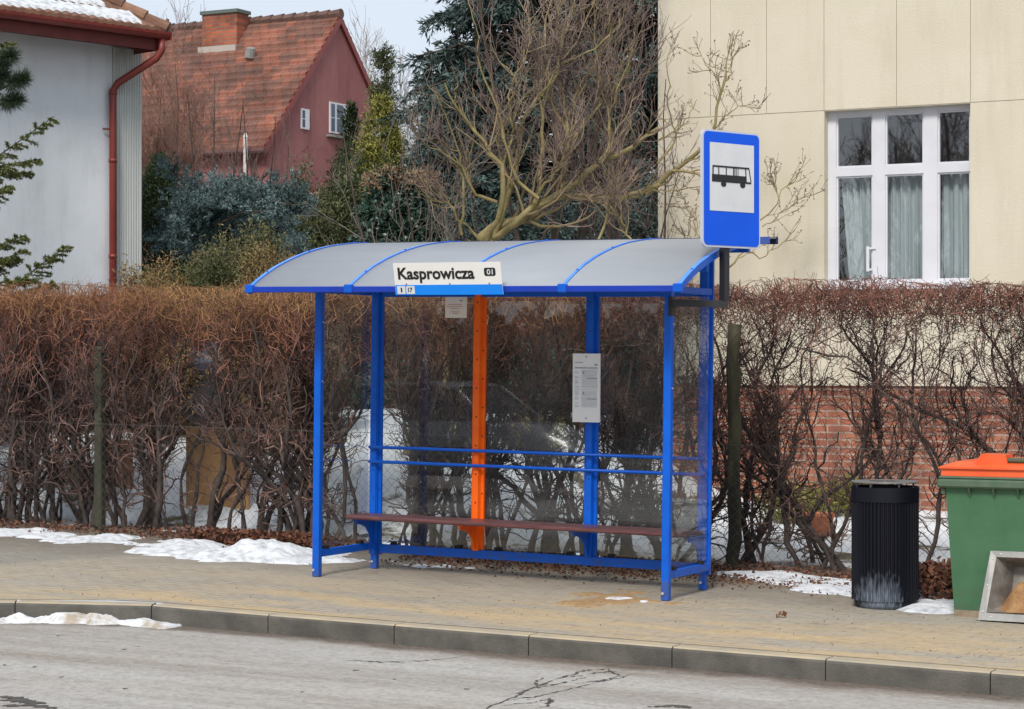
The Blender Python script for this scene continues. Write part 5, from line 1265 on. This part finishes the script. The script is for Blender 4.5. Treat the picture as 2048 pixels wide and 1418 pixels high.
p = at(575, 380, 12.5); bush('thuja', 'small pointed dark conifer tip behind the blue spruce', float(p[0]), 12.5, .9, .2, .2, 1.62, M['thuja'], 260, 16, .12, (.08, .012), 18, shape=[(0, 1), (.6, .7), (1, .05)], cat='tree', up=.6)
p = at(665, 420, 10.5); bush('juniper', 'olive-brown juniper hedge clump behind the shelter roof', float(p[0]), 10.5, .6, 1.05, .8, 1.72, M['olive'], 1700, 46, .26, (.065, .010), 19, up=.5)
p = at(735, 420, 12.5); bush('juniper', 'dark green rounded conifer shrub below the yellow-green thuja', float(p[0]), 12.5, .6, .75, .7, 2.0, M['thuja'], 1100, 44, .22, (.065, .010), 23, up=.4)
p = at(610, 440, 11.8); bush('juniper', 'brownish green juniper at the right edge of the blue spruce', float(p[0]), 11.8, .6, .8, .7, 1.75, M['olive'], 1200, 44, .24, (.065, .010), 20, up=.5)
p = at(795, 420, 9.2); bush('ivy_mound', 'rounded glossy ivy-covered stump left of the mossy tree', float(p[0]), 9.2, .6, .58, .5, 1.72, M['ivy'], 1500, 26, .12, (.055, .021), 21, up=.0, shape=[(0, 1), (.75, 1), (.9, .8), (1, .4)])
ivy_ = bpy.data.objects['ivy_mound']
p = at(800, 345, 9.2); top_ = bush('ivy_crown', 'straw-coloured dry top of the ivy mound', float(p[0]), 9.2, 3.85, .5, .4, .12, mat('dry_top', (.20,.12,.07), .8, (.28,.2,.12), 4, island=.3), 160, 12, .12, (.08, .012), 22, up=.4)
for ch in list(top_.children): ch.name = 'dry_top'; under(ch, ivy_)
bpy.data.objects.remove(top_)
for i, (u, v, yy, rx, rz_, mt, lb) in enumerate(((400, 545, 5.6, .75, .62, M['ground_shrub'], 'low green-grey shrub just above the left hedge'), (500, 530, 5.8, .8, .68, M['ground_shrub'], 'low olive shrub in front of the blue spruce'),
        (560, 560, 5.0, .7, .55, mat('tan_shrub', (.16,.11,.045), .8, (.24,.17,.07), 3, island=.35), 'tan dried shrub beside the left end of the shelter roof'), (320, 590, 5.0, .55, .55, mat('tan_shrub2', (.17,.115,.045), .8, (.26,.17,.07), 3, island=.35), 'dry ochre shrub at the white house corner'))):
    p = at(u, v, yy); zt = float(p[2])+.25; g_ = float(tz(p[0], yy)); rz2 = (zt-g_)/2
    bush('low_shrub', lb, float(p[0]), yy, g_, rx, .5, rz2, mt, 900, 50, .20, (.045, .007), 50+i, up=.6)
# dark backdrop conifers under the tall spruce, between the trees
p = at(1010, 430, 9.6); bush('yew', 'dark evergreen shrub behind the trunks of the leaning tree', float(p[0]), 9.6, .2, 1.25, .7, 1.75, M['darkspruce'], 1500, 36, .25, (.07, .011), 61, up=-.2)
p = at(1210, 430, 9.9); bush('yew', 'dark evergreen shrub between leaning tree and cream building', float(p[0]), 9.9, .2, 1.2, .7, 1.9, M['darkspruce'], 1500, 36, .25, (.07, .011), 62, up=-.2)
for i, (u, yy) in enumerate(((1590, 6.4), (1700, 7.3), (1060, 5.6), (1330, 5.4))):
    p = at(u, 1060, yy); lb = ('small yellow-green plant in the snow behind the right hedge', 'low green plant by the brick plinth above the terracotta pot', 'grassy green clump seen through the middle shelter glass', 'green clump seen through the right shelter glass')[i]
    bush('garden_plant', lb, float(p[0]), yy, float(tz(p[0], yy)), .35, .3, .17, M['ythuja'] if i < 3 else M['olive'], 160, 14, .1, (.07, .010), 70+i, up=.8)

# fir and pine reaching in from the left
def fir(name, label, boughs, leafw, ln, m, seed, trunk_, side_len=.22, dens=60):
    global rng
    rng = np.random.default_rng(seed); root = thing(name, label, 'tree', tuple(trunk_[0]))
    b_ = MB(); b_.tube(trunk_, [.11, .05], 8); under(b_.build('trunk', M['darktrunk']), root)
    P = []
    for pts in boughs: P.append(resamp([np.array(p) for p in pts], 10))
    P = np.array(P); R = np.full(P.shape[:2], .011)*np.linspace(1, .35, 10)[None]
    S = []; n = len(P)
    f = np.linspace(.25, .97, 13)
    for P_ in P:
        for t in f:
            k = t*8.999; i = int(k); pt = P_[i]*(1-k+i)+P_[i+1]*(k-i); tg = unit(P_[i+1]-P_[i])
            for s in (-1, 1):
                sd_ = unit(np.cross(tg, np.array([0, 0, 1.])+rng.normal(0, .25, 3)))*s; d = unit(tg*.75+sd_*.7+np.array([0, 0, -.30])+rng.normal(0, .12, 3)); l = side_len*(1.25-t)*rng.uniform(.7, 1.2)
                S.append([pt+d*l*q_+np.array([0, 0, -.08*q_*q_*l]) for q_ in np.linspace(0, 1, 10)])
    S = np.array(S); RS = np.full(S.shape[:2], .004)
    V, F = join([tubes(P, R, 5), tubes(S, RS, 4)]); under(npmesh('branches', V, F, M['darktrunk']), root)
    A = np.concatenate([P, S]); q, tg, _, _ = sample(A, np.full(A.shape[:2], .01), dens, .12, 1.)
    V, F = leaves(q, unit(tg*.8+rng.normal(0, .6, tg.shape)), ln, leafw, .15); under(npmesh('needles', V, F, m), root)['kind'] = 'stuff'; return root
fx = at(-130, 300, 4.2)
B = lambda u0, v0, u1, v1, y0=4.2, y1=3.9, sag=.04: (at(u0, v0, y0), (at(u0, v0, y0)+at(u1, v1, y1))/2-np.array([0, 0, sag]), at(u1, v1, y1))
fir('fir_tree', 'fir with drooping green branch tips reaching in at the left edge', [B(-120, 380, 108, 233), B(-130, 340, 78, 318), B(-120, 330, 62, 345, 4.2, 4.5), B(-110, 520, 50, 470), B(-110, 560, 48, 500), B(-20, 600, 132, 492, 4.0, 3.8, .02), B(-90, 420, 18, 372), B(-120, 180, 20, 85), B(-110, 500, 30, 520), B(-110, 560, 60, 560), B(-60, 600, 110, 565), B(-120, 240, -5, 160)],
    .0055, .038, M['fir'], 81, [(float(fx[0]), 4.4, float(tz(fx[0], 4.4))), (float(fx[0]), 4.4, 6.5)], .30, 100)
rng = np.random.default_rng(88)
px0 = at(-160, 200, 3.7); root = thing('pine_tree', 'pine with a dark tuft of long needles at the left edge', 'tree', (float(px0[0]), 3.7, 0))
b_ = MB(); b_.tube([(px0[0], 3.7, -.05), (px0[0], 3.7, 6.6)], [.12, .06], 8)
tips = [at(46, 158, 3.7), at(22, 112, 3.6), at(-20, 185, 3.9), at(34, 200, 3.75), at(5, 150, 3.65)]
for t_ in tips: b_.tube([(px0[0], 3.7, 4.3), tuple((np.array([px0[0], 3.7, 4.3])+t_)/2), tuple(t_)], [.03, .018, .009], 6)
under(b_.build('trunk', M['darktrunk']), root)
qs, ds = [], []
for t_ in tips:
    ax = unit(t_-np.array([px0[0], 3.7, 4.3])); n = 1300; o_ = rng.uniform(-.22, .02, (n, 1)); qs.append(t_+ax*o_); ds.append(ax*.55+rng.normal(0, .6, (n, 3))*np.array([1, 1, 1]))
V, F = leaves(np.concatenate(qs), np.concatenate(ds), .14, .0026, .1); under(npmesh('needles', V, F, M['pine']), root)['kind'] = 'stuff'

# ================================================================== CARS
M['rimdark'] = mat('dark_wheel_rim', (.045,.045,.05), .5, metal=.3)
def car(name, label, x, y, z, rot, paint, roofh=1.46):
    root = thing(name, label, 'car', (x, y, z), (0, 0, rot))
    sec = [(-2.1, .40, .62, .70), (-2.05, .32, .86, .80), (-1.6, .28, .98, .86), (-.9, .26, 1.0, .88), (.9, .26, .98, .88), (1.5, .28, .92, .86), (1.95, .32, .72, .80), (2.1, .38, .55, .70)]
    b_ = MB(); vs = []
    for sx2, zl, zh, w_ in sec: vs += [(sx2, -w_*.92, zl), (sx2, -w_, (zl+zh)/2), (sx2, -w_*.93, zh), (sx2, w_*.93, zh), (sx2, w_, (zl+zh)/2), (sx2, w_*.92, zl)]
    b_.add(vs, [(i*6+k, (i+1)*6+k, (i+1)*6+(k+1) % 6, i*6+(k+1) % 6) for i in range(len(sec)-1) for k in range(6)]+[(5,4,3,2,1,0), tuple(42+k for k in range(6))])
    b_.build('body', paint, root, True)
    cab = [(-1.75, .98), (-1.25, roofh-.06), (-.6, roofh), (.25, roofh), (.6, roofh-.05), (1.15, .97)]
    b_ = MB(); vs = [(u, -.80 if w_ < 1.2 else -.62, w_-.01) for u, w_ in cab]+[(u, .80 if w_ < 1.2 else .62, w_-.01) for u, w_ in cab]
    b_.add(vs, [(i, i+1, 7+i, 6+i) for i in range(5)]+[(5,4,3,2,1,0), (6,7,8,9,10,11)]); b_.build('windows', M['carglass'], root)
    b_ = MB()
    for s in (-1, 1):
        side = [(u, s*(.815 if w_ < 1.2 else .635), w_+.006) for u, w_ in cab]
        b_.tube(side, .028, 6)
        for u in (-.55, .35): b_.tube([(u-.05, s*.81, .98), (u, s*.64, roofh-.02)], .03, 6)
    b_.add([(-1.22, -.62, roofh-.04), (-1.22, .62, roofh-.04), (-.6, .62, roofh+.02), (-.6, -.62, roofh+.02), (.25, .62, roofh+.02), (.25, -.62, roofh+.02), (.58, .62, roofh-.03), (.58, -.62, roofh-.03)], [(0,3,2,1), (3,5,4,2), (5,7,6,4)])
    b_.build('roof', paint, root, True)
    for sx2 in (-1.32, 1.30):
        for s in (-1, 1):
            b_ = MB(); b_.tube([(sx2, s*.70, .31), (sx2, s*.89, .31)], .31, 24); wl = b_.build('wheel', M['rubber'], root)
            b_ = MB(); b_.tube([(sx2, s*.885, .31), (sx2, s*.90, .31)], .19, 16); b_.build('rim', M['rimdark'], wl)
    for s in (-1, 1):
        b_ = MB(); b_.bbox(1.93, 2.04, s*.62-.13, s*.62+.13, .60, .72, .02); b_.build('headlight', mat('lamp_glass', (.6,.62,.65), .1), root)
    return root
car('parked_car', 'dark blue-grey car parked in the snow behind the left hedge', -6.0, 5.6, float(tz(-6., 5.6)), math.radians(8), mat('dark_car_paint', (.035,.04,.06), .25, coat=.5), 1.42)
mx_ = at(880, 860, 1.68+9.6)
car('parked_car', 'silver car parked across the road, seen mirrored in the shelter glass', float(mx_[0]), -9.6, float(gz(mx_[0]))-.13, 0.0, mat('silver_car_paint', (.42,.44,.46), .25, metal=.3, coat=.5))
# trees across the road: they stand behind the camera and show in the glass
for i, (x, y) in enumerate(((-8, -27), (-17, -30), (-25, -26), (-13, -38), (-32, -34), (1, -33))):
    bare('bare_tree', ('wide bare tree across the road, only mirrored in the glass', 'second bare tree across the road further left', 'bare tree across the road far to the left', 'tall bare tree in the back row across the road', 'bare tree at the far left of the back row across the road', 'bare tree across the road nearest the camera side')[i],
         x, y, 9.5, .30, 5, 90+i, M['barkfine'], n=(11, 7, 4), rad=.16, lens=(.3, .15, .08), fine=5, z=-.1)
bl = bush('evergreen_hedge', 'long evergreen hedge across the road, mirrored in the glass', -16, -23, -.1, 16, .8, 1.3, M['thuja'], 5000, 10, .5, (.3, .09), 99, cat='hedge')
